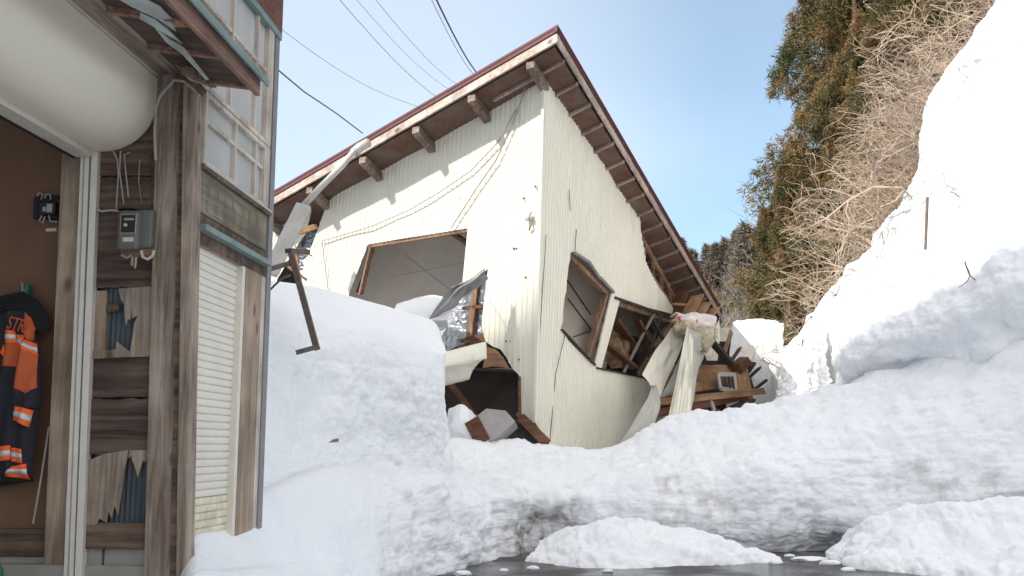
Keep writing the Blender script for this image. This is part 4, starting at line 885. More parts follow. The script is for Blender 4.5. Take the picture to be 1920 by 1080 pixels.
for (pa, pb_, wd) in (((240,0),(345,132),.012), ):
    m = MB(); m.beam(SL(*pa,'X',xb1+.05), SL(*pb_,'X',xb1+.05), .05, .01); sb('loose_lath', m, M['sh_fascia'])
def strip3(name, pts, wd, mat):
    m = MB()
    for a, b in zip(pts[:-1], pts[1:]): m.beam(a, b, wd, .006, up=(-.4, -.3, 1))
    return sb(name, m, mat)
def SZ(px, py, z): r = RZI @ ray(px, py); return Vector((0, 0, EYE))+r*((z-EYE)/r.z)
for k, (pts, dz, mt) in enumerate((([(218,-4),(262,-8),(300,12),(325,38),(330,60),(312,50),(296,36),(270,24),(245,12)], .02, 'teal_peel'), ([(262,24),(290,36),(318,58),(342,82),(338,84),(312,66),(284,48),(262,36)], .0, 'teal_peel'),
        ([(285,46),(320,76),(345,90),(392,150),(386,150),(340,100),(312,80)], -.02, 'teal_peel'), ([(300,-6),(322,-4),(346,30),(330,34),(316,20)], .03, 'sh_fascia'), ([(312,34),(332,40),(358,52),(330,52)], .01, 'fresh'))):
    m = MB(); q = [SZ(px, py, zf+.03+dz+.03*math.sin(i*1.7+k)*(.5 if k < 3 else 0)) for i, (px, py) in enumerate(pts)]; m.prism(q, Vector((0, 0, .004))); o = sb('peeled_sheet' if k < 3 else 'split_board', m, M[mt])
m = MB(); m.beam(SL(345,132,'X',OX+.02), SL(400,158,'X',OX+.02), .05, .05); m.beam(SL(350,140,'Y',D-.15), SL(380,178,'Y',D-.05), .06, .05); sb('bracket_arm', m, M['sh_plank2'], bevel=.004)
# upper windows (side wall)
def wgrid(pl, xs_, edges, bars_u, X):    # quad of window: edges tl, tr, br, bl in px
    pass
def quadlerp(q, s, t): 
    a = (q[0][0]+(q[1][0]-q[0][0])*s, q[0][1]+(q[1][1]-q[0][1])*s); b = (q[3][0]+(q[2][0]-q[3][0])*s, q[3][1]+(q[2][1]-q[3][1])*s); return (a[0]+(b[0]-a[0])*t, a[1]+(b[1]-a[1])*t)
yA, yB = SL(362,600,'X',OX).y, SL(492,600,'X',OX).y
def window(z0, z1, ya, yb, cols, rails, name='window'):
    m = MB(); fr = .035
    m.box(OX-.04, OX+.01, ya, yb, z0, z0+fr); m.box(OX-.04, OX+.01, ya, yb, z1-fr, z1); m.box(OX-.04, OX+.012, ya, ya+fr, z0+fr, z1-fr); m.box(OX-.04, OX+.012, yb-.13, yb, z0+fr, z1-fr)
    for t in rails: z = z0+(z1-z0)*t; m.box(OX-.035, OX-.0, ya+fr, yb-.13, z-.014, z+.014)
    for t in cols: y = ya+(yb-ya)*t; m.box(OX-.035, OX+.004, y-.012, y+.012, z0+fr, z1-fr)
    o = sb(name, m, M['wframe'])
    cc = [0]+list(cols)+[1]
    for i in range(len(cc)-1):
        y0 = ya+(yb-ya)*cc[i]; y1 = ya+(yb-ya)*cc[i+1]; n = int((y1-y0)/.004); v = []
        for k in range(n+1): y = y0+(y1-y0)*k/n; x = OX-.030+.004*math.sin(y*2*math.pi/.032); v += [(x, y, z0), (x, y, z1)]
        mm = MB(); mm.add(v, [(2*k, 2*k+2, 2*k+3, 2*k+1) for k in range(n)]); mm.v = [q-BL for q in mm.v]
        mm.build('pane', M['pane' if i % 2 or 1 else 'pane_bright'], o)
    return o
zwb = SL(366,300,'X',OX).z; zwb2 = SL(495,388,'X',OX).z; print('window sill z', zwb, zwb2); zwb = (zwb+zwb2)/2
window(zwb, ZE+.02, yA+.02, yB, (.45,.78), (.62,), 'window')
window(ZE+.03, ZE+.03+1.24, yA-.25, yB, (.45,.78), (.5,), 'window')
m = MB(); m.box(OX-.05, OX+.03, yA, yB+.03, zwb-.045, zwb-.008); sb('window_ledge', m, M['sh_plank2'])
m = MB(); m.box(OX+.025, OX+.04, yA, yB+.03, zwb-.02, zwb-.004); sb('ledge_strip', m, M['white_metal'])
zsb = (SL(366,400,'X',OX).z+SL(495,462,'X',OX).z)/2
m = MB(); m.box(OX-.04, OX+.004, yA, yB, zsb, zwb-.05); sg = sb('signboard', m, M['sign'])
# faded brush strokes on the board, too worn to read
hh = zwb-.05-zsb
for cx in range(7):
    for cz in range(2):
        m = MB(); y = yA+.12+cx*(yB-yA-.2)/7; z = zsb+hh*(.30+.38*cz)
        for k in range(5):
            if random.random() < .5: m.box(OX+.0045, OX+.0055, y+random.uniform(-.03,.0), y+random.uniform(.03,.07), z+k*.022-.05, z+k*.022-.043)
            else: yy = y+random.uniform(-.02,.06); m.box(OX+.0046, OX+.0057, yy, yy+.008, z-.05, z+random.uniform(.0,.05))
        m.box(OX+.0044, OX+.0054, y+.0, y+.05, z-.06, z-.054); m.v = [v-BL for v in m.v]; m.build('faded_character', M['ink'], sg)
ztl = (SL(366,425,'X',OX).z+SL(490,492,'X',OX).z)/2
m = MB(); m.box(OX-.04, OX-.005, yA, yB, ztl-.1, zsb-.002); sb('lintel', m, M['sh_plank2'])
m = MB(); m.box(OX-.04, OX+.06, yA, yB+.0, ztl-.015, ztl+.025); sb('teal_ledge', m, M['teal'])
zsh = (SL(362,452,'X',OX).z+SL(446,492,'X',OX).z)/2; ysh = SL(447,700,'X',OX).y; print('shutter top', SL(362,452,'X',OX).z, SL(446,492,'X',OX).z)
m = MB(); m.box(OX-.05, OX-.008, yA, ysh+.05, zsh, ztl-.1); sb('lintel', m, M['sh_inpost'])
# narrow roller shutter
zlow = .75; nsl = int((zsh-zlow)/.052); v = []; hs = .052
pr = [(.002, 0), (.008, .005), (.011, .022), (.009, .044), (.0, .0465), (-.003, .050)]
m = MB(); vs = []; mz = MB(); vz = []
for k in range(nsl+1):
    for (dx, dz) in pr:
        z = zlow+k*hs+dz; (vs if k > 7 else vz).extend([(OX-.055+dx, yA-.05, z), (OX-.055+dx, ysh, z)])
for vv, mm, mt in ((vs, m, 'sh_shut'), (vz, mz, 'moss')):
    mm.add(vv, [(2*i, 2*i+1, 2*i+3, 2*i+2) for i in range(len(vv)//2-1)]); sb('roller_shutter', mm, M[mt])
m = MB(); m.box(OX-.06, OX-.0, ysh, ysh+.06, zlow, zsh); sb('shutter_guide', m, M['sh_rail'])
yp1 = SL(484,700,'X',OX).y; yp2 = SL(491,700,'X',OX).y; yp3 = SL(499,700,'X',OX).y
m = MB(); m.box(OX-.10, OX+.004, ysh+.062, yp1, .6, ztl-.1); sb('side_post', m, M['sh_inpost'], bevel=.005)
m = MB(); m.box(OX-.10, OX-.0, yp1+.002, yp2, .6, ztl-.1); sb('white_strip', m, M['wframe'])
m = MB(); m.box(OX-.12, OX+.012, yp2+.003, yp3, .6, 6.4); sb('corner_sheet', m, M['grey'])
m = MB(); m.box(-6.4, OX-.12, yA, yB, zlow-.3, zlow); sb('floor_slab', m, M['concrete'])
m = MB(); m.box(OX-.14, OX-.065, yA+.02, yB, zsb, 6.3); sb('window_backing', m, M['pane_bright'])
m = MB(); m.box(OX-.9, OX-.86, D+.2, yp3, .5, 6.2); sb('inner_partition', m, M['sh_plank'])
m = MB(); z = SL(470,5,'X',OX).z; m.box(OX-.02, OX+.028, yA+.3, yp3, SL(494,40,'X',OX).z, SL(494,40,'X',OX).z+.06); sb('upper_ledge', m, M['teal'])
m = MB(); z = SL(494,40,'X',OX).z; m.box(OX-.1, OX+.03, yA-.3, yp3-.005, z+.062, z+.9); sb('upper_board', m, M['fresh2'])

# things on the shed -----------------------------------------------
def onshed(name, px, py, Y, label, cat):
    b = SL(px, py, 'Y', Y); e = empty(name, RZ @ b, -PHI); tag(e, label, cat); return e, b
mt_, b = onshed('electric_meter', 253, 468, D-.03, 'grey-green electric meter box mounted on the dark plank wall under hanging wires', 'electric meter')
def mp_(name, mb, mat, par=None, **k): mb.v = [v-b for v in mb.v]; return mb.build(name, mat, par or mt_, **k)
def rect(px0, px1, py0, py1, Y0, Y1, m=None):
    m = m or MB(); m.box(X_(px0, Y0, py0), X_(px1, Y0, py0), Y0, Y1, Z_(py1, Y0, px0), Z_(py0, Y0, px0)); return m
mp_('case', rect(219,263,393,468,D-.15,D-.02), M['meter'], bevel=.03); mp_('side_case', rect(252,288,392,464,D-.11,D-.01), M['meter'], bevel=.02)
mp_('window_rim', rect(226,256,401,438,D-.156,D-.14), M['cable'], bevel=.004); wn = mp_('window', rect(228,254,403,436,D-.160,D-.15), M['black'])
mp_('dial', rect(233,251,409,413,D-.164,D-.16), M['cable'], wn); m = MB(); c = SL(236,422,'Y',D-.16); m.tube([c, c+Vector((0,-.01,0))], .011, 12); mp_('knob', m, M['cream'], wn)
mp_('label_plate', rect(230,250,445,453,D-.1535,D-.14), M['wframe']); mp_('terminal_box', rect(226,286,466,482,D-.08,D-.01), M['sh_plank2'], bevel=.005)
m = MB(); m.tube([SL(px,py,'Y',D-.08) for px, py in ((265,470),(268,482),(277,486),(286,480),(289,470))], .011, 7); mp_('cable_loop', m, M['cream'])
m = MB(); m.tube([SL(px,py,'Y',D-.08) for px, py in ((228,478),(238,484),(246,478))], .008, 7); m.tube([SL(249,478,'Y',D-.07), SL(247,498,'Y',D-.06)], .009, 7); m.tube([SL(256,478,'Y',D-.07), SL(253,503,'Y',D-.06)], .008, 7); mp_('cable_stub', m, M['sh_inpost'])
def ctube(name, pts, Y, r, mt, label, cat='wire', grp=None):
    m = MB(); m.tube([RZ @ SL(px, py, 'Y', Y) for px, py in pts], r, 6); return tag(m.build(name, M[mt]), label, cat, grp)
GW = 'wires hanging under the shutter box'
ctube('hanging_wire', [(212,283),(220,300),(222,330),(219,370),(218,392)], D-.05, .005, 'cable', 'leftmost wire hanging from the shutter box to the meter', grp=GW)
ctube('hanging_wire', [(226,283),(224,320),(228,350),(232,382)], D-.05, .005, 'cable', 'middle wire hanging from the shutter box above the meter', grp=GW)
ctube('hanging_wire', [(243,286),(233,290),(235,315),(241,370)], D-.05, .005, 'cable', 'wire with a bent clip hanging right of the middle wire', grp=GW)
ctube('hanging_wire', [(262,300),(260,340),(266,382)], D-.01, .004, 'sh_inpost', 'faint brown wire rightmost on the plank wall', grp=GW)
ctube('meter_cable', [(181,392),(190,396),(210,394),(222,396)], D-.05, .008, 'cable', 'grey cable entering the meter from the left')
ctube('post_cable', [(292,300),(290,250),(292,205),(300,180),(312,166),(320,158),(326,150),(345,152),(368,172),(374,180)], D-.17, .010, 'cable', 'grey cable curving up the corner post to the bracket')
# breaker on the inner wall
br, b = onshed('breaker_switch', 85, 415, D+.17, 'old black knife switch with white tag on the brown inner wall', 'switch')
def bp_(name, mb, mat, **k): mb.v = [v-b for v in mb.v]; return mb.build(name, mat, br, **k)
bp_('base', rect(62,112,366,410,D+.12,D+.18), M['navy'], bevel=.02); bp_('cover', rect(72,104,378,402,D+.08,D+.14), M['black'], bevel=.012)
m = rect(80,86,388,396,D+.072,D+.09); rect(88,98,382,398,D+.074,D+.09,m); bp_('paper_tag', m, M['cable'])
for k, pts in enumerate((((70,368),(74,360),(80,364),(77,374)), ((84,372),(86,364),(94,364),(95,374)), ((78,404),(74,414),(80,418),(84,406)), ((92,404),(94,415),(108,416)))):
    m = MB(); m.tube([SL(px,py,'Y',D+.11) for px, py in pts], .006, 6); bp_('wire_end', m, M['cable'])
m = rect(86,106,428,434,D+.172,D+.18); m.v = [RZ @ v for v in m.v]; tag(m.build('paper_scrap', M['cream']), 'small cream paper scrap stuck below the black switch', 'paper')
ctube('metal_rod', [(92,800),(78,890),(62,982)], D+.07, .007, 'cable', 'thin metal rod leaning on the brown inner wall below the coat', 'rod')
m = MB(); m.tube([SL(0,1100,'Y',D-.1), SL(0,1068,'Y',D-.1), SL(-6,1060,'Y',D-.1)], .02, 8); m.v = [RZ @ v for v in m.v]; tag(m.build('hose_end', M['green']), 'green rubber hose end at the bottom left corner', 'hose')
# fire coat
ct, b = onshed('fire_coat', 45, 555, D+.12, 'black firefighter coat with orange panels and reflective bands hanging on the wall', 'coat')
CB = [(-60,640),(-50,575),(-10,560),(30,556),(52,566),(62,600),(72,640),(80,668),(82,728),(77,768),(72,800),(68,850),(60,902),(20,908),(-30,915),(-70,905)]
CB2 = [Vector((SL(*p,'Y',D).x, SL(*p,'Y',D).z)) for p in CB]
def edged(q, poly):
    r = 9
    for i in range(len(poly)):
        a, c = poly[i], poly[(i+1) % len(poly)]; ab = c-a; t = max(0, min(1, (q-a).dot(ab)/ab.length_squared)); r = min(r, (q-a-ab*t).length)
    return r
def puff(name, pts, lift, mat, par=None, bulge=None, res=.022, amt=.11):
    o2 = [tuple(Vector((SL(*p,'Y',D+.06).x, SL(*p,'Y',D+.06).z))) for p in pts]; O = subdivide(o2, res*1.2); V = [Vector(q) for q in O]; E = [(i, (i+1) % len(O)) for i in range(len(O))]
    xs = [q[0] for q in O]; zs = [q[1] for q in O]; x = min(xs)
    while x < max(xs):
        z = min(zs)
        while z < max(zs):
            if inside((x, z), O): V.append(Vector((x+random.uniform(-.3,.3)*res, z+random.uniform(-.3,.3)*res)))
            z += res
        x += res
    r = geometry.delaunay_2d_cdt(V, E, [], 2, 1e-5); F2 = [tuple(f) for f in r[2] if inside(sum((r[0][i] for i in f), Vector((0, 0)))/len(f), O)]
    used = sorted({i for f in F2 for i in f}); mp = {o: i for i, o in enumerate(used)}; bp = bulge or CB2; vs = []
    for i in used:
        q = r[0][i]; e = edged(q, bp) if inside(q, [tuple(k) for k in bp]) else 0
        fold = .016*math.sin(q.x*52+2.4*math.sin(q.y*5))*min(1, e/.05)
        y = D+.10-amt*math.sqrt(min(1, e/.10))-fold-lift
        vs.append(Vector((q.x, y, q.y))-b)
    o = mk(name, vs, [tuple(mp[i] for i in f) for f in F2], mat, par or ct, smooth=True, solid=0)
    s = o.modifiers.new('s', 'SOLIDIFY'); s.thickness = .006; return o
puff('body', CB, 0, M['navy'])
hood = [(-30,570),(0,553),(40,546),(66,560),(86,588),(92,612),(84,625),(73,622),(64,596),(50,580),(20,585),(-25,600)]
puff('hood', hood, .02, M['blackcloth'])
puff('shoulder_panel', [(53,574),(60,585),(69,605),(69,640),(60,640),(54,628)], .006, M['orange'])
puff('chest_panel', [(22,645),(44,646),(50,656),(49,690),(15,688)], .006, M['orange'])
puff('sleeve', [(57,640),(80,660),(82,728),(77,767),(42,767),(44,730),(50,680)], .035, M['navy'])
puff('sleeve_panel', [(57,655),(80,666),(81,728),(63,739),(45,730),(50,685)], .040, M['orange'])
def band(pts_top, pts_bot, lift):
    o = puff('band', pts_top+pts_bot[::-1], lift, M['hivis'])
    mid = lambda t: [((a[0]*(1-t)+c[0]*t), (a[1]*(1-t)+c[1]*t)) for a, c in zip(pts_top, pts_bot)]
    puff('reflective_tape', mid(.32)+mid(.68)[::-1], lift+.004, M['silver'], o)
band([(24,621),(40,622)], [(22,646),(42,646)], .012); band([(41,629),(55,631)], [(43,652),(55,656)], .010)
band([(60,638),(77,646)], [(57,656),(80,669)], .045); band([(44,763),(60,765),(74,770)], [(40,788),(55,794),(67,802)], .045)
band([(-60,840),(0,838),(32,835)], [(-60,868),(0,866),(32,862)], .012); band([(33,839),(54,842)], [(33,865),(54,869)], .012); band([(35,874),(60,869)], [(18,892),(60,900)], .016)
band([(-40,652),(0,655)], [(-40,668),(0,668)], .012)
puff('front_strap', [(0,655),(12,660),(19,648),(20,670),(12,664),(0,668)], .014, M['hivis'])
cu = bpy.data.curves.new('back_lettering', 'FONT'); cu.body = 'STR'; cu.size = .125; cu.extrude = .002; cu.shear = .15
tx = bpy.data.objects.new('tmp', cu); C.objects.link(tx); dg = bpy.context.evaluated_depsgraph_get(); me = bpy.data.meshes.new_from_object(tx.evaluated_get(dg)); bpy.data.objects.remove(tx)
me.materials.clear(); me.materials.append(M['orange']); lt = bpy.data.objects.new('back_lettering', me); C.objects.link(lt); lt.parent = ct
lt.location = SL(25,618,'Y',D+.06)-b+Vector((0, -.095, 0)); lt.rotation_euler = (R(90), R(14), 0); lt.scale = (.62, 1, 1)
hk, b2 = onshed('coat_hook', 47, 548, D+.12, 'green coat hook on the inner wall holding up the coat', 'hook')
m = rect(40,52,532,552,D+.10,D+.16); m.v = [v-b2 for v in m.v]; m.build('hook_plate', M['green'], hk, bevel=.01)
m = MB(); m.tube([SL(44,536,'Y',D+.1), SL(41,530,'Y',D+.05), SL(42,545,'Y',D+.02)], .006, 6); m.v = [v-b2 for v in m.v]; m.build('hook_pin', M['alu'], hk)

# ------------------------------------------------------------------ unseen hill added behind left, ridge shaped to shade the yard, snow bounces light
tg = [P(500,470,20.5)+Vector((-9,6,0)), P(560,640,20), P(950,645,17.8), P(1010,590,17.2), P(1470,735,17.8), P(1560,640,17.2), P(1700,560,16.6), P(1920,415,15.4), P(1920,330,13)+Vector((1,-1,.3)), Vector((8,4,6)), Vector((16,-6,6)), Vector((30,-30,5))]
hx = Vector((sd.x, sd.y, 0)).normalized(); wx = Vector((-hx.y, hx.x, 0)); tg.sort(key=lambda v: v.dot(wx)); rows = []
print('w', [round(v.dot(wx), 1) for v in tg])
for back, drop in ((-26, -999), (-20, .55), (-9, .18), (0, 0), (6, .02), (25, .3), (60, .7)):
    r_ = []
    for v in tg:
        s_ = v.dot(hx); zr = v.z+(48-s_)*math.tan(SUN_EL); p_ = v+hx*(48-s_+back)
        r_.append((p_.x, p_.y, -.5 if drop == -999 else zr*(1-drop)))
    rows.append(r_)
a_ = np.array(rows); gg = np.array([[[np.interp(t, range(a_.shape[1]), a_[i, :, k]) for k in range(3)] for t in np.linspace(0, a_.shape[1]-1, 120)] for i in range(a_.shape[0])])
gg[1:, :, 2] += fbm(np.stack([gg[1:, :, 0].ravel()*.4, gg[1:, :, 1].ravel()*.4, gg[1:, :, 0].ravel()*0], 1), 3, 77).reshape(gg.shape[0]-1, 120)*.45
g = grid_mesh('added_shadow_hill', gg, M['snow']); tag(g, kind='structure')
# ------------------------------------------------------------------ vegetation
def leafmat(name, c1, c2, c3):
    m, t, b = new_mat(name); N = t.nodes; K = t.links
    tc = N.new('ShaderNodeTexCoord'); no = N.new('ShaderNodeTexNoise'); no.inputs['Scale'].default_value = .9; no.inputs['Detail'].default_value = 5
    oi = N.new('ShaderNodeObjectInfo'); ad = N.new('ShaderNodeVectorMath'); ad.operation = 'ADD'
    K.new(tc.outputs['Object'], ad.inputs[0]); K.new(oi.outputs['Random'], ad.inputs[1]); K.new(ad.outputs[0], no.inputs['Vector'])
    rp = N.new('ShaderNodeValToRGB'); e = rp.color_ramp.elements; e[0].position = .36; e[1].position = .66; e[0].color = col(c1); e[1].color = col(c3); x = e.new(.5); x.color = col(c2)
    K.new(no.outputs['Fac'], rp.inputs[0]); K.new(rp.outputs[0], b.inputs['Base Color']); b.inputs['Roughness'].default_value = .8; b.inputs['Specular IOR Level'].default_value = .2
    return m
M['cedar'] = leafmat('cedar_foliage', (.075, .085, .035), (.165, .13, .058), (.27, .165, .08))
M['cedar_far'] = leafmat('far_cedar_foliage', (.10, .11, .085), (.15, .125, .095), (.17, .135, .11))
M['bark'] = wood('cedar_bark', (.16, .10, .07), (.07, .045, .035), 'z', .4, knots=False)
M['twig'] = leafmat('dry_twigs', (.38, .295, .21), (.47, .38, .285), (.30, .225, .16))
M['twig_pale'] = leafmat('pale_twigs', (.35, .27, .21), (.42, .33, .27), (.30, .22, .18))
M['greybush'] = leafmat('grey_bare_crown', (.19, .165, .15), (.25, .21, .19), (.16, .13, .12))
def crown_mesh(seed, h, rad, z0, ntuft, blades, bl, bw, droop=.25):
    r = np.random.default_rng(seed); V = []; 
    nb = ntuft
    t = r.random(nb)**.85; z = z0+(h-z0)*t
    env = rad*(1-t)**.62*(.75+.25*np.sin(t*31+seed))+.12
    nl = 9; ang0 = r.random(nb)*2*np.pi
    lob = 1+.38*vnoise(np.stack([np.cos(ang0)*2.2, np.sin(ang0)*2.2, z*.9], 1), seed)
    rr = env*lob*(.35+.65*r.random(nb)**.45)
    c = np.stack([np.cos(ang0)*rr, np.sin(ang0)*rr, z-droop*rr], 1)
    keep = vnoise(c*1.1, seed+3) > -.28; c = c[keep]; ang0 = ang0[keep]
    n = len(c)
    d = r.normal(size=(n, blades, 3)); d[:, :, 0] += np.cos(ang0)[:, None]*.9; d[:, :, 1] += np.sin(ang0)[:, None]*.9; d[:, :, 2] -= .15
    d /= np.linalg.norm(d, axis=2, keepdims=True)
    s = np.cross(d, r.normal(size=(n, blades, 3))); s /= np.linalg.norm(s, axis=2, keepdims=True)
    L_ = bl*(.5+r.random((n, blades, 1))); base = c[:, None, :]+d*L_*.1+r.normal(size=(n, blades, 3))*bl*.35
    p0 = base-s*bw; p1 = base+s*bw; p2 = base+d*L_
    V = np.stack([p0, p1, p2], 2).reshape(-1, 3)
    return V, np.arange(len(V)).reshape(-1, 3)
def trunk_mb(h, r0, lean=0):
    m = MB(); pts = [(lean*math.sin(z*.3)*.2, .05*math.sin(z), z) for z in np.linspace(-.5, h*.97, 9)]; m.tube(pts, r0, 8, .03)
    for k in range(16):
        z = h*(.2+.75*k/16); a = k*2.4; l = (1-z/h)*h*.16+.2; m.tube([(0, 0, z), (math.cos(a)*l, math.sin(a)*l, z-l*.25)], .035, 4, .01)
    return m
def make_cedar(seed, h, rad, z0, nt_, bl_, bl, bw, mat):
    e = empty('cedar_tree'); v, f = crown_mesh(seed, h, rad, z0, nt_, bl_, bl, bw); mk('crown', v, f, mat, e); trunk_mb(h, h*.02).build('trunk', M['bark'], e); return e
near = [make_cedar(11, 14, 2.4, 1.0, 12000, 15, .12, .0125, M['cedar']), make_cedar(12, 13, 2.1, .6, 11000, 15, .12, .0125, M['cedar']), make_cedar(13, 11, 2.3, .3, 11000, 15, .12, .0125, M['cedar'])]
def at_px(px, d): q = P(px, 700, d); return q.x, d
used = set(); GC = 'cedars on the brushy hillside'
def place(proto, x, y, z, s, label, cat, grp):
    o = proto if proto.name not in used else copy_thing(proto); used.add(o.name)
    o.location = (x, y, z); o.scale = (s, s, s); o.rotation_euler.z = random.random()*6.28; tag(o, label, cat, grp); return o
# (proto, px, distance, scale, sink)
for i, (k, px, d, s, dz, lb) in enumerate((
  (0,1585,33,1.35,0,'tall cedar at the upper left edge of the hillside, crown leaving the frame'),
  (1,1650,34,1.3,0,'tall cedar behind the tangled brush, second from the sky edge'),
  (2,1730,32,1.3,0,'tall cedar in the middle of the hillside above the brush'),
  (0,1800,30,1.2,0,'tall cedar near the upper end of the snow wall ridge'),
  (1,1880,29,1.2,0,'cedar at the top right just above the snow wall ridge'),
  (2,1470,36,.70,0,'leftmost small brownish cedar on the hillside against the sky'),
  (1,1512,34,.74,0,'small brownish cedar right of the leftmost one, above the snow foot'),
  (2,1550,32,.72,-.3,'short greenish cedar behind the snow wall foot'),
  (0,1590,30,.52,-.5,'cedar half hidden by the densest pale brush'),
  (2,1440,42,.55,0,'dark cedar at the far left foot of the hillside'),
  (0,1690,38,1.5,0,'big cedar rising behind the others in the upper middle'),
  (2,1600,27,.55,-.6,'low bushy cedar among the brush above the foot of the snow wall'),
  (1,1660,26,.7,-.6,'narrow cedar showing through the brush in the middle of the slope'),
  (2,1700,25,.75,-.4,'dark cedar close behind the ridge of the snow wall, middle of the slope'),
  (0,1760,25,.8,-.3,'dark cedar close behind the ridge of the snow wall, upper slope'),
  (1,1820,24,.85,-.3,'dark cedar close behind the ridge of the snow wall near the top right'),
  (0,1488,31,.62,-.4,'dense cedar low at the left of the hillside, between the smaller ones'),
  (1,1450,34,.66,-.3,'short cedar at the lower left foot of the hillside, partly behind the far snow'),
  (0,1530,29,.50,-.5,'small cedar low on the hillside behind the pitted grey bank'),
  (0,1640,30,1.0,-.4,'medium cedar between the tall upper left cedar and the brush'),
  (1,1850,34,1.5,0,'big cedar in the upper right corner behind the ridge'),
)):
    x, y = at_px(px, d); place(near[k], x, y, float(hill_z(np.array(x), np.array(y)))+dz-.3, s, lb, 'cedar tree', GC)
# brush: arching, tangled bare stems
def brush_mesh(seed, n, h, spread, r0, seg=8, sub=5, arch=1.0):
    r = random.Random(seed); m = MB()
    def stem(p, d, L_, rad, lv):
        pts = [p]; q = p; dd = d.normalized(); 
        for i in range(seg):
            dd = (dd+Vector((r.gauss(0, .30), r.gauss(0, .30), r.gauss(0, .24)-.07*arch*i/seg*2.2))).normalized(); q = q+dd*L_/seg; pts.append(q)
            if q.x*q.x+q.y*q.y > 4.8: dd = Vector((-q.x*.5, -q.y*.5, dd.z)).normalized()
            if lv and r.random() < .58: stem(q, dd+Vector((r.gauss(0, .8), r.gauss(0, .8), r.gauss(.1, .6))), L_*r.uniform(.3, .6), rad*.6, lv-1)
        m.tube(pts, rad, 3, rad*.35)
    for k in range(n):
        a = r.random()*6.28; ro = spread*math.sqrt(r.random()); stem(Vector((math.cos(a)*ro, math.sin(a)*ro, -.2)), Vector((r.gauss(0, .55), r.gauss(0, .55), 1)), h*r.uniform(.6, 1.2), r0*r.uniform(.6, 1.2), 2)
    return m
def make_bush(name, seed, n, h, spread, r0, mat, **k):
    o = brush_mesh(seed, n, h, spread, r0, **k).build(name, mat); return o
bushes = [make_bush('brush_thicket', 21, 15, 3.2, 1.2, .017, M['twig']), make_bush('brush_thicket', 22, 16, 2.7, 1.4, .014, M['twig']), make_bush('brush_thicket', 23, 13, 3.6, 1.1, .021, M['twig_pale'])]
GB = 'tangled bare thickets covering the hillside'
spots_ = []
rr = random.Random(5)
for row, (t0, n) in enumerate(((.6, 13), (1.9, 12), (3.6, 11), (6.2, 8))):
    for k in range(n):
        u = (k+rr.uniform(-.3, .3))/(n-1)*(len(K)-2)+.6; i = int(max(0, min(len(K)-2, u))); f = u-i; a, b_ = P(*K[i]), P(*K[i+1]); q = a.lerp(b_, f)
        x = q.x+.5+t0*.55+rr.uniform(-.3, .3); y = q.y+1.2+t0+rr.uniform(-.4, .4)
        if q.z > 13 or 960+1900*x/y*1.01 < (1550 if row == 0 else 1572): continue
        zz = max(q.z-1.4-t0*.15, float(hill_z(np.array(x), np.array(y)))) if row == 0 else float(hill_z(np.array(x), np.array(y)))+(1.2 if row == 1 else 0)
        spots_.append((x, y, zz-.3, row, k))
spots_.sort(key=lambda s: s[2]); ns = len(spots_)
lvl = ['lowest', 'low', 'middle', 'high', 'highest']
for j, (x, y, z, row, k) in enumerate(spots_):
    o3 = bushes[j % 3]; place(o3, x, y, z, rr.uniform(.75, 1.1), 'pale bare arching thicket of tangled stems on the slope beside the snow wall', 'thicket', GB)
bt = empty('bare_tree'); tb = MB()
def brt(p, d, L_, r_, lv, rnd):
    q = p; dd = d.normalized(); pts = [p]
    for i in range(5): dd = (dd+Vector((rnd.gauss(0, .1), rnd.gauss(0, .1), rnd.gauss(.02, .07)))).normalized(); q = q+dd*L_/5; pts.append(q)
    tb.tube(pts, r_, 3 if lv < 3 else 6, r_*.55)
    if lv:
        for k in range(4 if lv > 1 else 5): w_ = rnd.uniform(.35, 1); p2 = p.lerp(q, w_); brt(p2, dd+Vector((rnd.gauss(0, .5), rnd.gauss(0, .5), rnd.gauss(.1, .3))), L_*rnd.uniform(.5, .75), r_*.5, lv-1, rnd)
brt(Vector((0, 0, -.5)), Vector((-.15, 0, 1)), 4.2, .09, 4, random.Random(3)); bo = tb.build('branches', M['greybush'], bt)
x, y = at_px(1525, 36); bt.location = (x, y, float(hill_z(np.array(x), np.array(y)))); bt.scale = (1.3, 1.3, 1.3)
tag(bt, 'fine leafless tree reaching left into the sky from the hillside edge', 'tree')
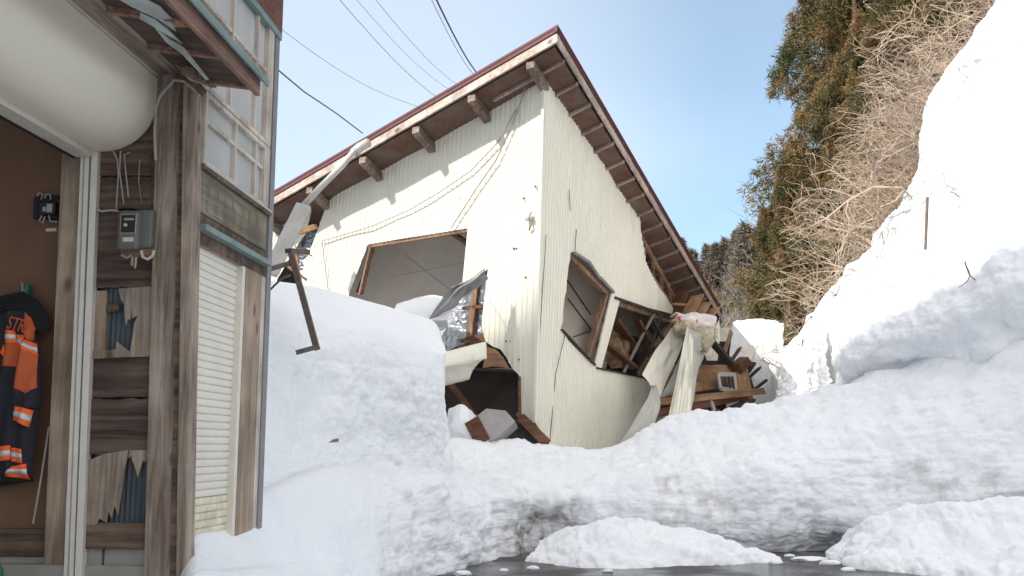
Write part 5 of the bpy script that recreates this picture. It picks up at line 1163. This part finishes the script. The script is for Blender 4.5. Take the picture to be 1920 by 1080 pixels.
# far forest
far = [make_cedar(31, 13, 2.3, 1.2, 900, 12, .34, .05, M['cedar_far']), make_cedar(32, 12, 2.6, .6, 900, 12, .34, .05, M['cedar_far'])]
gb = MB(); rnd = random.Random(9)
tb = gb; brt(Vector((0, 0, -.5)), Vector((0, 0, 1)), 4.0, .12, 4, rnd); round_ = empty('bare_tree'); gb.build('branches', M['greybush'], round_)
GF = 'far trees on the slope beyond the house'
ff = random.Random(12)
fz = lambda x, y: -1+max(0, (y-70))*.10*min(2, max(0, (x+60)/60))
for i in range(26):
    d = ff.uniform(78, 118); px = ff.uniform(1240, 1470); x, y = at_px(px, d); top = 640-(d-78)*4.4; 
    z = 1.5+(840-(690-(d-78)*2.6))/1900*d
    place(far[i % 2], x, y, z-2.5, ff.uniform(.75, 1.15), 'far hazy brown cedar on the slope between the tipped roof and the hillside', 'cedar tree', GF)
for i in range(14):
    d = ff.uniform(60, 76); px = ff.uniform(1330, 1460); x, y = at_px(px, d)
    place(round_, x, y, 1.5+(840-640)/1900*d-2, ff.uniform(.6, .9), 'grey bare tree low on the far slope behind the roof edge', 'tree', 'grey bare trees on the far slope')
# guard wall of the far road
m = MB(); m.box(8.2, 16, 39.8, 40.1, 3.0, 6.2); tag(m.build('retaining_wall', M['concrete']), 'grey concrete wall beyond the sunlit snow at the foot of the hillside', 'wall')

# dry twigs poking through the snow along the ridge and the foot of the wall
M['twig_dark'] = simple('dark_twig', (.16, .11, .08), .9, var=.3)
rt = random.Random(8)
for k, (px, py, d, lb) in enumerate(((1690,400,18.7,'dry twig on the ridge of the snow wall below the tall brush'), (1665,440,19.0,'forked twig hanging over the snow wall ridge, just below the topmost twig'),
    (1640,470,19.3,'dark twig lying on the sunlit snow by the ridge, middle of the row'), (1610,520,19.8,'small twig on the lower ridge of the snow wall'), (1575,560,20.2,'thin twig sticking out low on the ridge'),
    (1512,655,19.0,'dark root-like twig on the pitted grey bank'), (1530,600,20.2,'short twig on top of the pitted grey bank'), (1825,525,15.9,'lone short twig on the top of the shaded bank at the right'))):
    m = MB(); p = P(px, py, d)+Vector((-.12, -.15, .05)); 
    for j in range(4):
        q = p; dd = Vector((rt.uniform(-1, .3), -.3, rt.uniform(-.7, .6))).normalized(); pts = [q]
        for i in range(4): dd = (dd+Vector((rt.gauss(0, .3), rt.gauss(0, .2), rt.gauss(0, .3)))).normalized(); q = q+dd*rt.uniform(.06, .14); pts.append(q)
        m.tube(pts, .010, 4, .004)
    tag(m.build('dry_twig', M['twig_dark']), lb, 'twig', 'dry twigs on the snow at the right')
